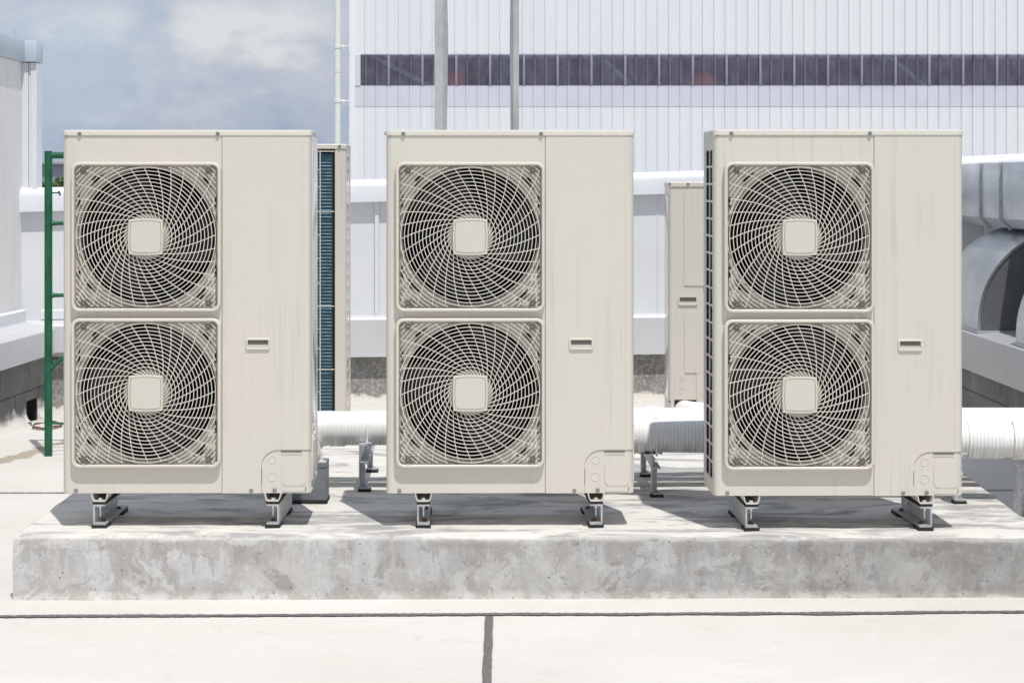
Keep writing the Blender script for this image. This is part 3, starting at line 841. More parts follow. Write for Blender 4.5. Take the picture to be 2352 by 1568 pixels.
# ------------------------------------------------------------------ rear coil unit behind the leftmost unit
def rear_unit():
    Y = 10.30; sc_ = F/Y
    xr = (795.5-VX)/sc_
    z0 = ptop(xr); ztop = EYE-(331-VY)/sc_
    root = empty('coil_unit', (xr-.45, Y+.16, z0)); 
    def o(m, n, mat, p=root):
        x = m.build(n, mat, p); return x
    T = ztop-z0; b = .10
    m = MB(); m.mat('unit_paint')
    m.prism([(.395, -.16), (.43, -.16), (.443, -.155), (.45, -.143), (.45, -.118), (.446, -.118), (.446, -.14), (.395, -.156)], 'z', b, T-.02)
    m.box(-.45, -.40, -.16, -.156, b, T-.02); m.box(-.45, -.446, -.16, .16, b, T-.02)
    m.box(-.45, .395, -.155, .16, b, b+.03); m.box(.446, .45, -.116, .16, b, b+.05); m.box(.446, .45, -.116, .16, T-.06, T-.021); m.box(.446, .45, .112, .16, b+.051, T-.061); o(m, 'casing', None)
    m = MB(); m.mat('unit_paint')
    def ll(q, z): return [(p[0], p[1], z) for p in rrect(-.453+q, .453-q, -.164+q, .163-q, .02, 6)]
    m.loft([ll(.002, T-.024), ll(0, T-.022), ll(0, T-.005), ll(.005, T), ll(.03, T+.001)], True, False, True); m.mat('seam_dark'); m.box(-.44, .44, -.15, .15, T-.03, T-.025); o(m, 'lid', None)
    m = MB(); m.mat('chamber_dark'); m.box(.384, .394, -.16, -.10, b+.03, T-.025); m.box(-.44, .44, -.05, -.04, b+.03, T-.03); m.mat('coil_fins'); m.box(-.42, .383, -.145, -.09, b+.03, T-.045)
    o(m, 'coil', None)
    m = MB(); z = b+.04
    while z < T-.07:
        m.tube([(-.42, -.147, z), (.378, -.147, z)], .0020, 6); z += .0165
    o(m, 'coil_tubes', 'coil_tube')
    m = MB()
    for v in (348, 486, 703, 848, 960):
        zz = EYE-(v-VY)/sc_ - z0; m.tube([(-.44, -.165, zz), (.392, -.165, zz)], .0024, 6)
    for v in (390, 430, 540, 594, 650, 755, 800, 900):
        zz = EYE-(v-VY)/sc_ - z0; m.tube([(-.44, -.163, zz), (.324, -.163, zz)], .0020, 6)
    for i in range(6):
        x = .3235 - i*.13; m.tube([(x, -.168, b+.03), (x, -.168, T-.03)], .0030, 6)
    o(m, 'wire_guard', 'guard_plastic')
    side_grid(root, .447, -.115, .11, b+.05, T-.06, 2, 21, 1)
    m = MB(); m.mat('coil_fins'); m.box(.41, .42, -.12, .13, b+.04, T-.05); o(m, 'side_coil', None)
    for x in (.418,): screw(x, T-.011, root, -.165); screw(x, b+.012, root, -.161)
    s_ = MB(); s_.tube([(.452, -.10, T-.012), (.459, -.10, T-.012)], .006, 10); s_.build('screw', 'screw_steel', root)
    for x in (-.3, .3):
        m = MB(); m.box(x-.03, x+.03, -.19, .19, 0, b, .002); m.build('foot', 'galv', root)
    tag(root, 'cream outdoor unit seen from behind, teal coil under wire guard, behind the leftmost unit', 'outdoor unit')
rear_unit()

# far unit between the middle and right-hand units
def far_unit():
    Y = 12.0; sc_ = F/Y; xl = (1546-VX)/sc_
    ztop = EYE-(418-VY)/sc_
    root = empty('side_outdoor_unit', (xl, Y, 0)); b = .145; T = ztop
    px = lambda u: (u-1546)/sc_
    pzv = lambda v: EYE-(v-VY)/sc_
    m = MB(); m.mat('unit_paint')
    pr2 = [(-.02, .03)] + [(-.005-.015*math.cos(R(90*i/6)), .015-.015*math.sin(R(90*i/6))) for i in range(7)] + [(.88, 0), (.88, .33), (-.02, .33)]
    m.prism(pr2, 'z', b, T-.02)
    m.mat('enamel_side'); m.box(-.0225, -.019, .05, .30, b+.10, T-.08, .001)
    m.mat('unit_paint')
    def emb(u0, u1, v0, v1, r=.01, y=-.005):
        m.prism(rrect(px(u0), px(u1), pzv(v1), pzv(v0), r, 4), 'y', .001, y)
    emb(1571, 1700, 436, 656); emb(1572, 1700, 717, 856)
    emb(1600, 1700, 850, 935, .006, -.0042)
    m.mat('slot_black')
    for v in (662, 668): m.box(px(1615), px(1640), -.001, .001, pzv(v)-.0022, pzv(v)+.0022)
    m.box(px(1549), px(1600), -.003, .03, pzv(948), pzv(918)); m.build('casing', None, root)
    m = MB(); m.mat('unit_paint')
    def ll(q, z): return [(p[0], p[1], z) for p in rrect(-.025+q, .885-q, -.006+q, .335-q, .02, 6)]
    m.loft([ll(.002, T-.028), ll(0, T-.026), ll(0, T-.005), ll(.005, T), ll(.03, T+.001)], True, False, True); m.mat('seam_dark'); m.box(-.015, .87, .002, .3, T-.031, T-.0285); m.build('lid', None, root)
    hx, hz = px(1580), pzv(690)
    def hl(w, h, y, r): return [(p[0], y, p[1]) for p in rrect(hx-w/2, hx+w/2, hz-h/2, hz+h/2, r, 4)]
    m = MB(); m.mat('guard_plastic'); m.loft([hl(.110,.052,-.001,.008), hl(.110,.052,-.008,.008), hl(.096,.038,-.008,.004), hl(.092,.034,-.004,.004)]); m.mat('clip_grey'); m.box(hx-.047, hx+.047, -.004, -.0012, hz-.018, hz+.018)
    m.mat('recess_paint'); m.box(hx-.047, hx+.047, -.005, -.0022, hz-.018, hz-.006)
    m.build('handle', None, root)
    for v, r in ((870, .0125), (897, .0155)):
        m = MB(); cx, cz = px(1567), pzv(v); lo = lambda q, y: [(cx+q*math.cos(2*math.pi*i/24), y, cz+q*math.sin(2*math.pi*i/24)) for i in range(24)]
        m.loft([lo(r+.0015, .0005), lo(r, -.002), lo(r-.0015, -.002), lo(r-.003, .0005)])
        m.build('knockout', 'unit_paint', root)
    screw(px(1580), T-.012, root, -.0065); screw(px(1538), T-.012, root, -.005); screw(px(1537), pzv(922), root, .0)
    for x in (.1, .75):
        m = MB(); m.box(x-.03, x+.03, -.02, .35, 0, b); m.build('foot', 'galv', root)
    tag(root, 'cream outdoor unit with pressed panels, partly hidden behind the right-hand unit', 'outdoor unit')
    # white elbow that leaves it
    m = MB(); P = elbow((px(1572)+xl, Y+.02, pzv(962)+.045), (0,-1,0), (1,0,0), .15, 8); c = Vector(P[0])
    P = [c+Vector((0,.05,0))] + P + [Vector(P[-1])+Vector((.5,0,0))]
    m.tube(P, .062, 24); e = m.build('elbow_pipe', 'pipe_fitting', None)
    tag(e, 'white insulated elbow leaving the foot of the far outdoor unit', 'pipe')
far_unit()

# ------------------------------------------------------------------ parapets
def coping_profile(y, zt, zb, out=.065):
    # rounded flashing, front at y-out
    return [(y+.20, zt-.01), (y+.12, zt), (y-.01, zt), (y-out*.55, zt-.008), (y-out*.85, zt-.025), (y-out, zt-.055), (y-out, zb), (y-out+.006, zb), (y-out+.006, zb+.01), (y+.20, zb+.01)]
def back_parapet():
    root = empty('back_parapet', (0, 14.2, 0))
    def PX(u, Y): return (u-VX)*Y/F
    xa, xb, xc = -3.05, -1.6, 4.2
    def Yw(x): return 14.2 + (x+.8)*.11 if x > -1.6 else 14.10+(x+1.6)*.46     # concrete face
    # build in world coordinates, then move to root space
    def seg(name, mat, prof, x0, x1, n=1):
        m = MB(); loops = []
        for i in range(n+1):
            x = x0+(x1-x0)*i/n; loops.append([(x, y-14.2, z) for y, z in prof(x)])
        m.loft(loops, True, True, True); return m.build(name, mat, root)
    seg('concrete_upstand', 'upstand_concrete', lambda x: [(Yw(x)+.25, -.002), (Yw(x)-.03, -.002), (Yw(x)-.015, .02), (Yw(x), .05), (Yw(x), .34), (Yw(x)+.25, .34)], xa, xc, 30)
    # ledge box
    seg('ledge', 'ledge_metal', lambda x: [(Yw(x)-.057, .312), (Yw(x)-.057, .560), (Yw(x)-.045, .574), (Yw(x)+.06, .585), (Yw(x)+.06, .345), (Yw(x)-.05, .312)], -1.6, xc)
    seg('ledge', 'ledge_metal', lambda x: [(Yw(x)-.09, .394), (Yw(x)-.09, .560), (Yw(x)-.08, .572), (Yw(x)+.06, .60), (Yw(x)+.06, .345), (Yw(x)-.08, .394)], xa, -1.602)
    # lower cladding with a few folds
    for x0, x1 in ((xa, -1.6), (-1.6, xc)):
        m = MB(); x = x0
        pts = []
        while x < x1-.001:
            xe = min(x+.42, x1)
            pts += [(x, 0), (x+.006, -.024), (x+.030, -.024), (x+.036, 0)]
            if (int((x-x0)/.42) % 2) == 0: pts += [(x+.060, 0), (x+.066, -.016), (x+.078, -.016), (x+.084, 0)]
            pts += [(x+.23, 0), (x+.233, -.006), (x+.24, -.006), (x+.243, 0)]
            x = xe
        pts.append((x1, 0))
        A = [m.bm.verts.new((px_, Yw(px_)+.03+dy-14.2, .58)) for px_, dy in pts]; B = [m.bm.verts.new((px_, Yw(px_)+.03+dy-14.2, 1.40)) for px_, dy in pts]
        for i in range(len(pts)-1): m.bm.faces.new((A[i], A[i+1], B[i+1], B[i]))
        C = [m.bm.verts.new((q, Yw(q)+.22-14.2, z)) for q, z in ((pts[0][0], .58), (pts[-1][0], .58), (pts[-1][0], 1.40), (pts[0][0], 1.40))]
        m.bm.faces.new(C); m.bm.faces.new([A[0], B[0], C[3], C[0]]); m.bm.faces.new([A[-1], B[-1], C[2], C[1]])
        m.build('cladding', 'cladding_low', root)
    def zc(x): return 1.495 + (x+.8)*.026 + max(0, x-1.5)*.028
    seg('coping', 'flashing_white', lambda x: coping_profile(Yw(x)+.03, zc(x), zc(x)-.152), xa, xc, 8)
    seg('sill_strip', 'flashing_white', lambda x: [(Yw(x)+.02, .60), (Yw(x)+.02, .655), (Yw(x)+.029, .662), (Yw(x)+.029, .60)], xa+.2, -1.61)
    tag(root, 'white metal clad parapet with rounded coping along the far side of the roof', 'parapet wall')
back_parapet()

def left_parapet():
    root = empty('left_parapet', (-2.8, 12, 0)); 
    def Xw(Y): return -2.845 + (Y-12.38)*.055
    def seg(name, mat, prof, y0, y1, n=1):
        m = MB(); loops = []
        for i in range(n+1):
            y = y0+(y1-y0)*i/n; loops.append([(x+2.8, y-12, z) for x, z in prof(y)])
        m.loft(loops, True, True, True); return m.build(name, mat, root)
    ya, yb = 4.0, 13.40
    # concrete with a square drain opening at Y 12.86 .. 13.05
    P1 = lambda y: [(Xw(y)+.05, -.002), (Xw(y)+.012, .03), (Xw(y), .06), (Xw(y), .42), (Xw(y)-.25, .42), (Xw(y)-.25, -.002)]
    seg('concrete_upstand', 'block_concrete', P1, ya, 12.95, 12)
    seg('concrete_upstand', 'block_concrete', lambda y: [(Xw(y), .14), (Xw(y), .42), (Xw(y)-.25, .42), (Xw(y)-.25, .14)], 12.95, 13.2)
    seg('concrete_upstand', 'block_concrete', P1, 13.2, yb, 3)
    seg('drain_opening', 'slot_black', lambda y: [(Xw(y)-.10, .0), (Xw(y)-.10, .14), (Xw(y)-.11, .14), (Xw(y)-.11, .0)], 12.95, 13.2)
    seg('drain_opening', 'slot_black', lambda y: [(Xw(y)-.001, .0), (Xw(y)-.001, .139), (Xw(y)-.099, .139), (Xw(y)-.099, .0)], 13.17, 13.199)
    seg('ledge', 'ledge_metal', lambda y: [(Xw(y)+.055, .394), (Xw(y)+.055, .548), (Xw(y)+.045, .558), (Xw(y)-.13, .60), (Xw(y)-.25, .60), (Xw(y)-.25, .41), (Xw(y), .41)], ya, yb)
    seg('ledge_upstand', 'flashing_white', lambda y: [(Xw(y)-.122, .59), (Xw(y)-.118, .668), (Xw(y)-.150, .676), (Xw(y)-.2, .59)], ya, yb-.02)
    tag(root, 'low concrete parapet with grey metal ledge and drain hole on the left', 'parapet wall')
left_parapet()

# tall plastered wall at the left edge with white sheet flashing
def tall_wall():
    root = empty('tall_wall', (-3.05, 12, .6))
    m = MB(); m.prism([(-.20, 0.0), (.085, 0.0), (.085, 1.64), (-.20, 1.64)], 'y', -7, 1.50)
    # world x = -3.05 + .085
    m.build('plaster_wall', 'tall_wall_plaster', root)
    Y = 13.52; s_ = F/Y
    X0, X1 = (44-VX)/s_, (86-VX)/s_
    m = MB(); m.mat('flashing_white')
    m.box(X0+3.05-.06, (66-VX)/s_+3.05, 1.505, 1.63, .70, 1.635); m.box((66-VX)/s_+3.05+.002, (72-VX)/s_+3.05, 1.512, 1.63, .72, 1.635)
    m.box((72-VX)/s_+3.05+.001, X1+3.05, 1.50, 1.66, .755, 1.635)
    m.build('corner_flashing', None, root)
    m = MB(); m.box(-.25, .112, -7, 1.47, 1.642, 1.775, .004); m.box(-.25, .184, 1.474, 1.68, 1.640, 1.775, .004); m.box(.05, .058, 1.40, 1.44, 1.775, 1.84); m.build('cap_flashing', 'cap_blue', root)
    tag(root, 'tall pale plastered wall with white sheet metal cap at the left edge', 'wall')
tall_wall()

def right_parapet():
    root = empty('right_parapet', (2.9, 12, 0)); Xr = 2.90
    ya, yb = 6.0, 14.45
    m = MB(); m.prism([(.06, -.002), (.06, .36), (.5, .36), (.5, -.002)], 'y', ya-12, yb-12); m.build('concrete_upstand', 'block_concrete', root)
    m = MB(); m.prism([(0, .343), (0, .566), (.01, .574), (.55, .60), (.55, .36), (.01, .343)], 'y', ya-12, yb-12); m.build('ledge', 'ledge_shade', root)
    m = MB(); m.prism([(.60, .30), (.60, 1.15), (.75, 1.15), (.75, .30)], 'y', ya-12, yb-12); m.build('back_wall', 'block_concrete', root)
    tag(root, 'low dark concrete parapet with grey metal ledge on the right', 'parapet wall')
right_parapet()

# ------------------------------------------------------------------ ductwork on the right
def gooseneck(y0, y1, lab):
    root = empty('duct_elbow', (2.93, y0, .60-.01)); Rr, hs = .56, .05; ri = .12
    outer = [(0, 0)] + [(Rr-Rr*math.cos(R(90*i/20)), hs+Rr*math.sin(R(90*i/20))) for i in range(21)]
    inner = [(Rr+.02, hs+ri)] + [(Rr-ri*math.cos(R(90*i/8)), hs+ri*math.sin(R(90*i/8))) for i in range(8, -1, -1)] + [(Rr-ri, 0)]
    m = MB(); L = y1-y0
    for d, yy in ((0, 0),): pass
    A = [m.bm.verts.new((x, 0, z)) for x, z in outer]; B = [m.bm.verts.new((x, L, z)) for x, z in outer]
    for i in range(len(outer)-1): m.bm.faces.new((A[i], A[i+1], B[i+1], B[i]))
    m.build('curved_sheet', 'duct_sheet', root)
    m = MB(); m.prism([(x+.004 if i < 3 else x, z) for i, (x, z) in enumerate(outer)] + [(.99, hs+Rr)] + [(.99, hs+ri)] + inner, 'y', .006, .010)
    m.build('side_plate', 'duct_plate', root)
    m = MB(); m.prism(outer + [(.99, hs+Rr)] + [(.99, hs+ri)] + inner, 'y', L-.01, L-.006)
    m.build('side_plate', 'duct_plate', root)
    m = MB()       # folded rim along the front arc
    rim = [(x, z) for x, z in outer]; loops = []
    for i, (x, z) in enumerate(rim):
        cx, cz = Rr, hs; d = Vector((x-cx, z-cz)).normalized() if i > 0 else Vector((-1, 0))
        loops.append([(x+d.x*.004, -.004, z+d.y*.004), (x-d.x*.012, -.004, z-d.y*.012), (x-d.x*.012, .004, z-d.y*.012), (x+d.x*.004, .004, z+d.y*.004)])
    m.loft(loops, True, True, True); m.build('rim', 'duct_sheet', root)
    m = MB(); m.box(.558, .99, 0, L, hs+Rr-.004, hs+Rr); m.box(.985, .99, 0, L, hs+ri, hs+Rr); m.build('duct_run', 'duct_sheet', root)
    m = MB(); m.box(-.012, .46, -.02, L+.02, -.012, 0); m.build('base_flange', 'galv', root)
    tag(root, lab, 'duct', 'curved metal duct elbows on the right parapet')
gooseneck(12.67, 13.80, 'curved galvanised duct elbow just right of the right-hand unit, farther of the two')
gooseneck(10.62, 11.77, 'curved galvanised duct elbow cut by the right edge of the photo, nearer of the two')

def big_duct():
    root = empty('main_duct', (3.2, 12, 1.2))
    ya, yb = 7.4, 14.6
    n = 9; ys = [ya+(yb-ya)*i/n for i in range(n+1)]
    # visible seams at about Y 12.9 and 13.15
    ys = [7.4, 8.3, 9.2, 10.1, 11.0, 11.9, 12.55, 13.22, 13.76, 14.6]
    for a, b in zip(ys, ys[1:]):
        m = MB(); loops = []; N = 6
        for i in range(N+1):
            y = a+(b-a)*i/N; q = .012*math.sin(math.pi*i/N)
            loops.append([(.060, y-12, -.01), (.0-q*.2, y-12, .050), (.0-q, y-12, .13), (.0-q, y-12, .28), (0, y-12, .395), (.9, y-12, .405), (.9, y-12, .0)])
        m.loft(loops, True, True, True); m.build('duct_section', 'duct_sheet', root)
        m = MB(); m.loft([[(.054, y-12, -.026), (-.016, y-12, .046), (-.016, y-12, .40), (.9, y-12, .412), (.9, y-12, .40), (.002, y-12, .39), (.002, y-12, .052), (.066, y-12, -.012)] for y in (a-.006, a+.006)], True, True, True)
        m.build('seam_flange', 'galv', root)
    # box on legs added out of frame to shade the floor by the plinth
    m = MB(); m.box(-.48, .9, -4.55, -1.35, -.30, 1.25, .01); m.build('shade_box', 'duct_sheet', root)
    m = MB()
    for y in (-4.5, -3.2, -1.5):
        m.box(-.42, -.38, y, y+.04, -1.2, -.30); m.box(.3, .34, y, y+.04, -1.2, -.3)
    m.build('shade_box_legs', 'galv', root)
    tag(root, 'large galvanised air duct with folded seams running above the duct elbows', 'duct')
big_duct()

# ------------------------------------------------------------------ green tubular frame
def frame_():
    Y = 11.47; X = -2.374; root = empty('tubular_frame', (X, Y, 0)); s_ = F/Y
    z = lambda v: EYE-(v-VY)/s_
    m = MB(); m.cyl((0,0,0), (0,0,z(347)), .0215, 20); m.build('post', 'green_paint', root)
    m = MB(); m.cyl((1.2,0,0), (1.2,0,z(347)), .0215, 20); m.build('post', 'green_paint', root)
    m = MB(); m.cyl((.01,0,z(357)), (1.19,0,z(357)), .018, 18); m.build('top_rail', 'green_paint', root)
    for v in (513, 678):
        m = MB(); m.tube([(.018,0,z(v)), (.032,0,z(v)), (.06,0,z(v)), (.34,0,z(v))], .01, 14, True, [.0165, .0125, .0105, .0105]); m.build('rung', 'green_paint', root)
    m = MB(); m.cyl((.34,0,z(400)-.02),(.34,0,z(800)),.0125,14); m.build('inner_post', 'green_paint', root)
    m = MB(); P = [(.016,0,z(845)), (.03,0,z(838)), (.07,0,z(826)), (.16,0,z(790)), (.34,0,z(740))]; m.tube(P, .012, 14, True, [.019, .014, .0115, .0115, .0115]); m.build('brace', 'green_paint', root)
    m = MB(); m.tube([(.018,0,z(443)), (.062,0,z(443))], .004, 8); m.cyl((.055,0,z(437)-.004),(.064,0,z(449)),.0055,8); m.build('locking_pin', 'green_paint', root)
    m = MB(); m.tube([(.018,0,z(972)), (1.18,0,z(972))], .006, 8); m.build('tie_rod', 'green_paint', root)
    for i in range(4):
        m = MB(); m.cyl((.02,0,.30+i*.05+.0), (1.18,0,.30+i*.05), .004, 8)
        m.bm.free()
    tag(root, 'dark green tubular steel scaffold frame standing left of the leftmost unit', 'scaffold frame')
frame_()

# ring of wire and debris by the drain
Y = 12.75
m = MB()
P = [(math.cos(R(12*i))*.08, math.sin(R(12*i))*.16, .014+.004*math.sin(i)) for i in range(31)]
m.tube(P, .0055, 8, False)
o = m.build('wire_ring', 'debris_brown'); o.location = (-2.655, Y+.05, 0); tag(o, 'rusty ring lying flat on the roof by the drain hole', 'ring')
m = MB(); P = [(math.cos(R(15*i))*.07, math.sin(R(15*i))*.145) for i in range(24)]
m.prism(P, 'z', .003, .012); o = m.build('drain_cover', 'upstand_concrete'); o.location = (-2.655, Y+.05, 0); tag(o, 'grey disc inside the rusty ring near the drain hole', 'drain cover')
for i in range(5):
    m = MB(); rnd = random.Random(i+40); x, y = 0, 0
    P = [(0,0,.01)]
    for q in range(5): P.append((P[-1][0]+rnd.uniform(-.012,.012), P[-1][1]+rnd.uniform(-.03,.03), .006+rnd.uniform(0,.012)))
    m.tube(P, .004, 6)
    if i == 0: D0 = m
    else: m.bm.free()
o = D0.build('twig', 'debris_brown'); o.location = (-2.77, 12.86, 0); tag(o, 'brown scrap of debris at the mouth of the drain hole', 'debris')

# ------------------------------------------------------------------ steel posts behind the middle unit
def post(u0, u1, Y, mirror, lab):
    x0 = (u0-VX)*Y/F; w = (u1-u0)*Y/F
    root = empty('steel_post', (x0+w/2, Y, 0)); s_ = F/Y; zt = 3.0
    sg = -1 if mirror else 1
    zbend = EYE-(85-VY)/s_
    fw = .60*w
    m = MB()
    a, b = (-w/2, -w/2+fw) if not mirror else (w/2-fw, w/2)
    m.box(a, b, 0, .005, 0, zt); m.build('face_plate', 'post_galv', root)
    m = MB(); inner = b if not mirror else a; outer = w/2 if not mirror else -w/2
    # slanted leg, wider at the bend
    prof = [(0, .55), (zbend-1.0, .60), (zbend-.05, 1.0), (zbend, 1.0), (zt, .62)]
    loops = []
    for z, k_ in prof:
        xo = inner + (outer-inner)*k_
        loops.append([(inner, .002, z), (xo, .05, z), (xo, .056, z), (inner, .008, z)])
    m.loft(loops, True, True, True); m.build('side_leg', 'post_galv', root)
    tag(root, lab, 'post', 'galvanised posts behind the middle unit')
post(998, 1029, 13.3, False, 'galvanised folded steel post, left one of the pair behind the middle unit')
post(1171, 1192, 13.3, True, 'narrower galvanised steel post, right one of the pair behind the middle unit')

# ------------------------------------------------------------------ white corrugated hall beyond
def hall():
    Y = 40.0; s_ = F/Y; root = empty('corrugated_hall', (4, Y, -12))
    X = lambda u: (u-VX)/s_ - 4
    Z = lambda v: EYE-(v-VY)/s_ + 12
    pitch = 25.85/s_
    xL = X(815); xR = X(2500)
    def sheet(z0, z1, mat, y=0, x0=xL, x1=xR, wide=False, name='wall_cladding', u_first=None):
        m = MB(); pts = [(x0, 0)]; x = X(841) - pitch*2; i = -1; m.mat(mat)
        kinds = []
        while x < x1-.05:
            if x > x0+.02:
                d = .030
                pts += [(x-.036, 0), (x-.024, -d), (x+.018, -d), (x+.026, 0)]
                # two tiny stiffening flutes
                for q in (.35, .65): pts += [(x+pitch*q-.006, 0), (x+pitch*q, -.0025), (x+pitch*q+.006, 0)]
            x += pitch
        pts.append((x1, 0))
        A = [m.bm.verts.new((px_, y+dy, z0)) for px_, dy in pts]; B = [m.bm.verts.new((px_, y+dy, z1)) for px_, dy in pts]
        for j in range(len(pts)-1): m.faces([m.bm.faces.new((A[j], A[j+1], B[j+1], B[j]))])
        return m.build(name, None, root, smooth=.2)
    za, zb_, zc = Z(126), Z(197), Z(245)
    m = MB(); m.mat('cladding_white')
    m.box(xL-.05, xR, .03, 6, 0, zb_-.01); m.box(xL-.05, xR, .03, 6, za+.01, 24); m.build('wall_core', None, root)
    m = MB(); m.mat('interior_dark'); m.box(xL, xR, 1.6, 1.65, zb_-.2, za+.2); m.box(X(828)-.1, X(828), .035, 1.6, zb_-.01, za+.01); m.build('window_recess', None, root)
    sheet(0, zc+.002, 'cladding_white', 0); sheet(za, 24, 'cladding_white', -.004)
    sheet(zc, zb_, 'lap_tint', -.006, name='sheet_lap')
    sheet(zb_, za+.02, 'polycarbonate', -.014, x0=X(828), name='window_strip')
    x = X(841)-pitch
    m = MB(); m.mat('interior_dark')
    while x < xR-.1:
        if x > X(828)+.05: m.box(x-.020, x+.020, -.004, .03, zb_-.005, za+.005)
        x += pitch
    m.build('strip_ribs', None, root)
    m = MB(); m.mat('lap_tint')
    m.box(xL, X(828), -.02, .02, zb_, za)
    x = X(841)+pitch*2 - pitch*1.0; u = 893.5
    k_ = 0
    u = 893.0
    while u < 2480:
        c_ = MB(); c_.box(X(u)-.022, X(u)+.022, -.050, -.012, zb_+.002, za-.003, .006); c_.build('rib_cap', 'rib_cap', root)
        u += 25.85*3
    m.build('strip_end', None, root)
    m = MB()
    for (uu, w) in ((1042, .32), (1630, .36)):
        m.tube([(X(uu), 1.1, zb_-.15), (X(uu), 1.1, zb_+.12), (X(uu), 1.1, zb_+.24), (X(uu), 1.1, zb_+.31)], w, 24, True, [w*.8, w*.8, w*.62, w*.3])
    m.build('orange_blobs', 'interior_orange', root)  # two rounded orange shapes behind the window strip
    m = MB()
    for (ua, ub) in ((830, 1010), (1370, 1470), (2150, 2040)):
        m.tube([(X(ua), .45, zb_-.1 if ua > 1300 and ua > ub else za+.1), (X(ub), .45, za+.1 if ua > ub else zb_-.1)], .045, 8)
    m.build('brace', 'interior_brace', root)
    m = MB(); m.box(X(802), xL+.003, -.035, .05, 0, 24, .006); m.build('corner_trim', 'cladding_white', root)
    tag(root, 'large white corrugated metal hall with a dark ribbon window beyond the roof', 'building')
    # downpipe
    g = empty('downpipe', ((775-VX)*39.9/F, 39.9, -12))
    m = MB(); m.cyl((0,0,0), (0,0,24), .058, 20); m.build('pipe', 'downpipe_white', g)
    for v in (-80, 107, 232, 357):
        z = EYE-(v-VY)*39.9/F+12
        m = MB(); m.cyl((0,0,z-.03), (0,0,z+.03), .068, 20); m.cyl((.05,0,z), (.14,0,z), .022, 8); m.cyl((.14,-.02,z), (.25,.0,z), .010, 8); m.cyl((.12,0,z-.05),(.12,0,z+.02),.02,8); m.build('bracket', 'downpipe_white', g)
    m = MB(); z = EYE-(160-VY)*39.9/F+12; m.cyl((0,0,z-.05), (0,0,z+.05), .063, 20); m.build('coupling', 'downpipe_white', g)
    tag(g, 'slim white downpipe with brackets at the corner of the corrugated hall', 'downpipe')
hall()

# ------------------------------------------------------------------ far distance at the left
g = empty('far_building', (-52, 300, -12))
def zf(v, Y): return EYE-(v-VY)*Y/F+12
m = MB(); m.box(-16, 14, 0, 20, 0, zf(378, 300)); m.build('wall', 'far_wall', g)
m = MB(); m.box(-16.5, 14.5, -.8, 21, zf(378, 300), zf(370, 300), .1); m.build('roof', 'far_roof', g)
m = MB(); m.box(-15, 13, -.1, 0, zf(384.5, 300), zf(383, 300)); m.build('gutter_line', 'far_roof', g)
tag(g, 'distant blue-grey flat-roofed building on the skyline left of the leftmost unit', 'building')
m = MB(); rnd = random.Random(3)
for t in range(26):
    cx = -52 + rnd.uniform(-16, 16); cy = 230+rnd.uniform(-8, 8); top = EYE-(406+rnd.uniform(-5, 6)-VY)*cy/F
    r = rnd.uniform(2.2, 3.6)
    for i in range(900):
        d = Vector((rnd.gauss(0,1), rnd.gauss(0,1), rnd.gauss(0,1))).normalized()*r*(rnd.random()**.35)
        c = Vector((cx, cy, top-r)) + d; s_ = rnd.uniform(.12, .26)
        a = Vector((rnd.gauss(0,1), rnd.gauss(0,1), rnd.gauss(0,1))).normalized(); b = a.orthogonal().normalized(); c2 = a.cross(b)
        m.bm.faces.new([m.bm.verts.new(c+b*s_), m.bm.verts.new(c+c2*s_), m.bm.verts.new(c-b*s_), m.bm.verts.new(c-c2*s_)])
    m.tube([(cx, cy, -12), (cx, cy, top-r)], .3, 6)
o = m.build('tree_line', 'far_leaves'); o['kind'] = 'stuff'; tag(o, 'distant green treetops low on the skyline left of the leftmost unit', 'trees')

# ------------------------------------------------------------------ light
sv = Vector((.209, -.62, 1.445)).normalized()
sun = bpy.data.lights.new('sun', 'SUN'); sun.energy = 3.35; sun.angle = R(.53); sun.color = (1, .965, .91)
so = bpy.data.objects.new('sun', sun); col.objects.link(so); so.rotation_euler = sv.to_track_quat('Z', 'Y').to_euler()
w = bpy.data.worlds.new('World'); scn.world = w; w.use_nodes = True
nt = w.node_tree; bg = nt.nodes['Background']; bg.inputs['Strength'].default_value = .10
sky = nt.nodes.new('ShaderNodeTexSky'); sky.sky_type = 'NISHITA'; sky.sun_disc = False
sky.sun_elevation = math.asin(sv.z); sky.sun_rotation = math.atan2(sv.x, sv.y); sky.dust_density = 1.5; sky.altitude = 50
def N(t): return nt.nodes.new(t)
tc = N('ShaderNodeTexCoord')
mp = N('ShaderNodeMapping'); mp.inputs['Scale'].default_value = (1, 1, 1.9); mp.inputs['Location'].default_value = (.3, .0, .02)
nt.links.new(tc.outputs['Generated'], mp.inputs['Vector'])
def noi(sc, det, ro, di=0, vec=None):
    n = N('ShaderNodeTexNoise'); n.inputs['Scale'].default_value = sc; n.inputs['Detail'].default_value = det; n.inputs['Roughness'].default_value = ro; n.inputs['Distortion'].default_value = di
    nt.links.new(vec or mp.outputs['Vector'], n.inputs['Vector']); return n.outputs['Fac']
def rmp(f, st):
    r = N('ShaderNodeValToRGB'); cr = r.color_ramp
    while len(cr.elements) < len(st): cr.elements.new(.5)
    for e, (p, c) in zip(cr.elements, st): e.position = p; e.color = (*c, 1) if isinstance(c, tuple) else (c, c, c, 1)
    nt.links.new(f, r.inputs['Fac']); return r.outputs['Color']
def mth(op, a, b=0.0, clamp=False):
    n = N('ShaderNodeMath'); n.operation = op; n.use_clamp = clamp
    for i, v in enumerate((a, b)):
        if hasattr(v, 'links'): nt.links.new(v, n.inputs[i])
        else: n.inputs[i].default_value = v
    return n.outputs[0]
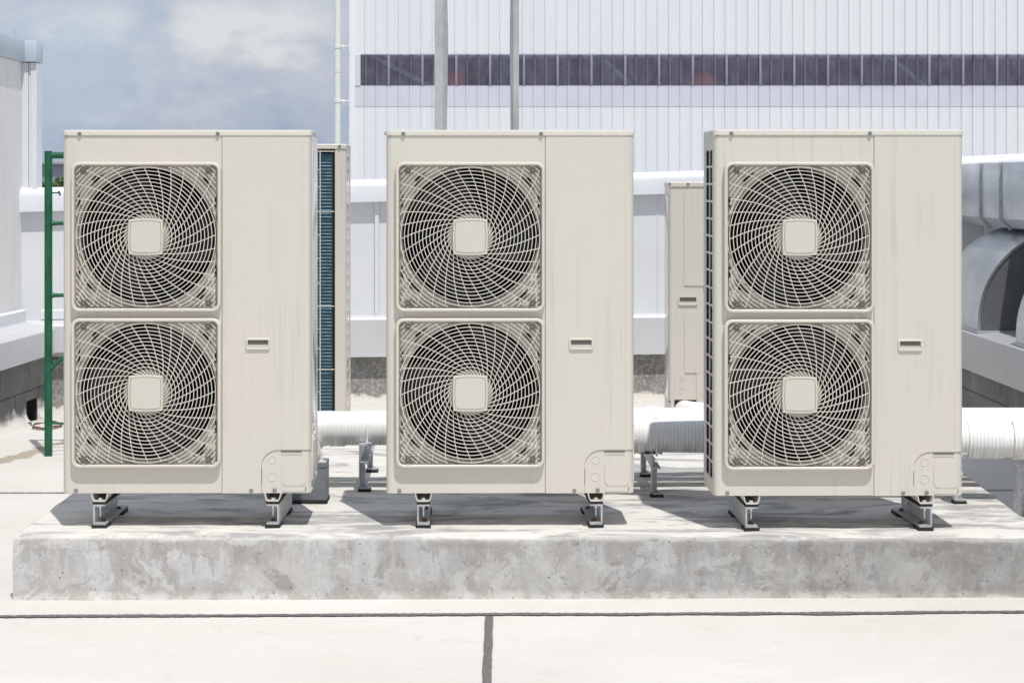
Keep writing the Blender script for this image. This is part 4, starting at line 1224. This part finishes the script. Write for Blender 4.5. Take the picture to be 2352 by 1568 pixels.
def mixc(f, a, b, mode='MIX'):
    n = N('ShaderNodeMix'); n.data_type = 'RGBA'; n.blend_type = mode
    for i, v in ((0, f), (6, a), (7, b)):
        if hasattr(v, 'links'): nt.links.new(v, n.inputs[i])
        elif i == 0: n.inputs[0].default_value = v
        else: n.inputs[i].default_value = (*v, 1)
    return n.outputs[2]
sep = N('ShaderNodeSeparateXYZ'); nt.links.new(tc.outputs['Generated'], sep.inputs[0])
big = noi(13, 6, .55, .15); small = noi(38, 6, .58, .1)
el = sep.outputs['Z']
dens = mth('ADD', mth('MULTIPLY', big, .70), mth('MULTIPLY', small, .38))
dens = mth('ADD', dens, mth('MULTIPLY', mth('MINIMUM', el, .10), 1.5))
ysafe = mth('MAXIMUM', sep.outputs['Y'], .05)
az = mth('DIVIDE', sep.outputs['X'], ysafe); elv = mth('DIVIDE', sep.outputs['Z'], ysafe)
wob = mth('MULTIPLY', mth('SUBTRACT', small, .5), .035)
def lump(u, v, ru, rv, wt=1.0):
    a = mth('DIVIDE', mth('SUBTRACT', mth('ADD', az, wob), (u-VX)/F), ru/F); b = mth('DIVIDE', mth('SUBTRACT', mth('ADD', elv, wob), (VY-v)/F), rv/F)
    return mth('MULTIPLY', mth('MAXIMUM', mth('SUBTRACT', 1.0, mth('SQRT', mth('ADD', mth('MULTIPLY', a, a), mth('MULTIPLY', b, b)))), 0.0), wt)
L = None
for args in ((480, 40, 170, 70), (680, 70, 150, 80), (190, 60, 110, 60), (330, 205, 45, 60, .5), (640, 215, 150, 50, .35), (230, 265, 150, 30, .5), (700, -60, 400, 90), (520, 80, 480, 150, .45), (200, 70, 160, 80, .5)):
    q = lump(*args); L = q if L is None else mth('ADD', L, q)
dens = mth('ADD', dens, mth('MULTIPLY', mth('MINIMUM', L, .9), .21))
dens = mth('ADD', dens, mth('MULTIPLY', noi(90, 5, .6), .05))
shade = rmp(dens, [(.50, (3.55, 4.3, 5.8)), (.61, (4.3, 4.95, 6.3)), (.74, (5.4, 5.75, 6.7)), (.95, (7.5, 7.6, 7.9))])
shade = mixc(mth('MULTIPLY', mth('MINIMUM', lump(120, 170, 330, 230), .6), .9), shade, (4.6, 5.7, 7.3))
skyb = mixc(.86, sky.outputs['Color'], shade)
nt.links.new(skyb, bg.inputs['Color'])

scn.view_settings.view_transform = 'Standard'; scn.view_settings.look = 'None'
scn.view_settings.exposure = 0; scn.view_settings.gamma = 1
scn.render.engine = 'CYCLES'
scn.cycles.max_bounces = 8; scn.cycles.diffuse_bounces = 5; scn.cycles.transparent_max_bounces = 12
scn.render.resolution_x = 1024; scn.render.resolution_y = 682
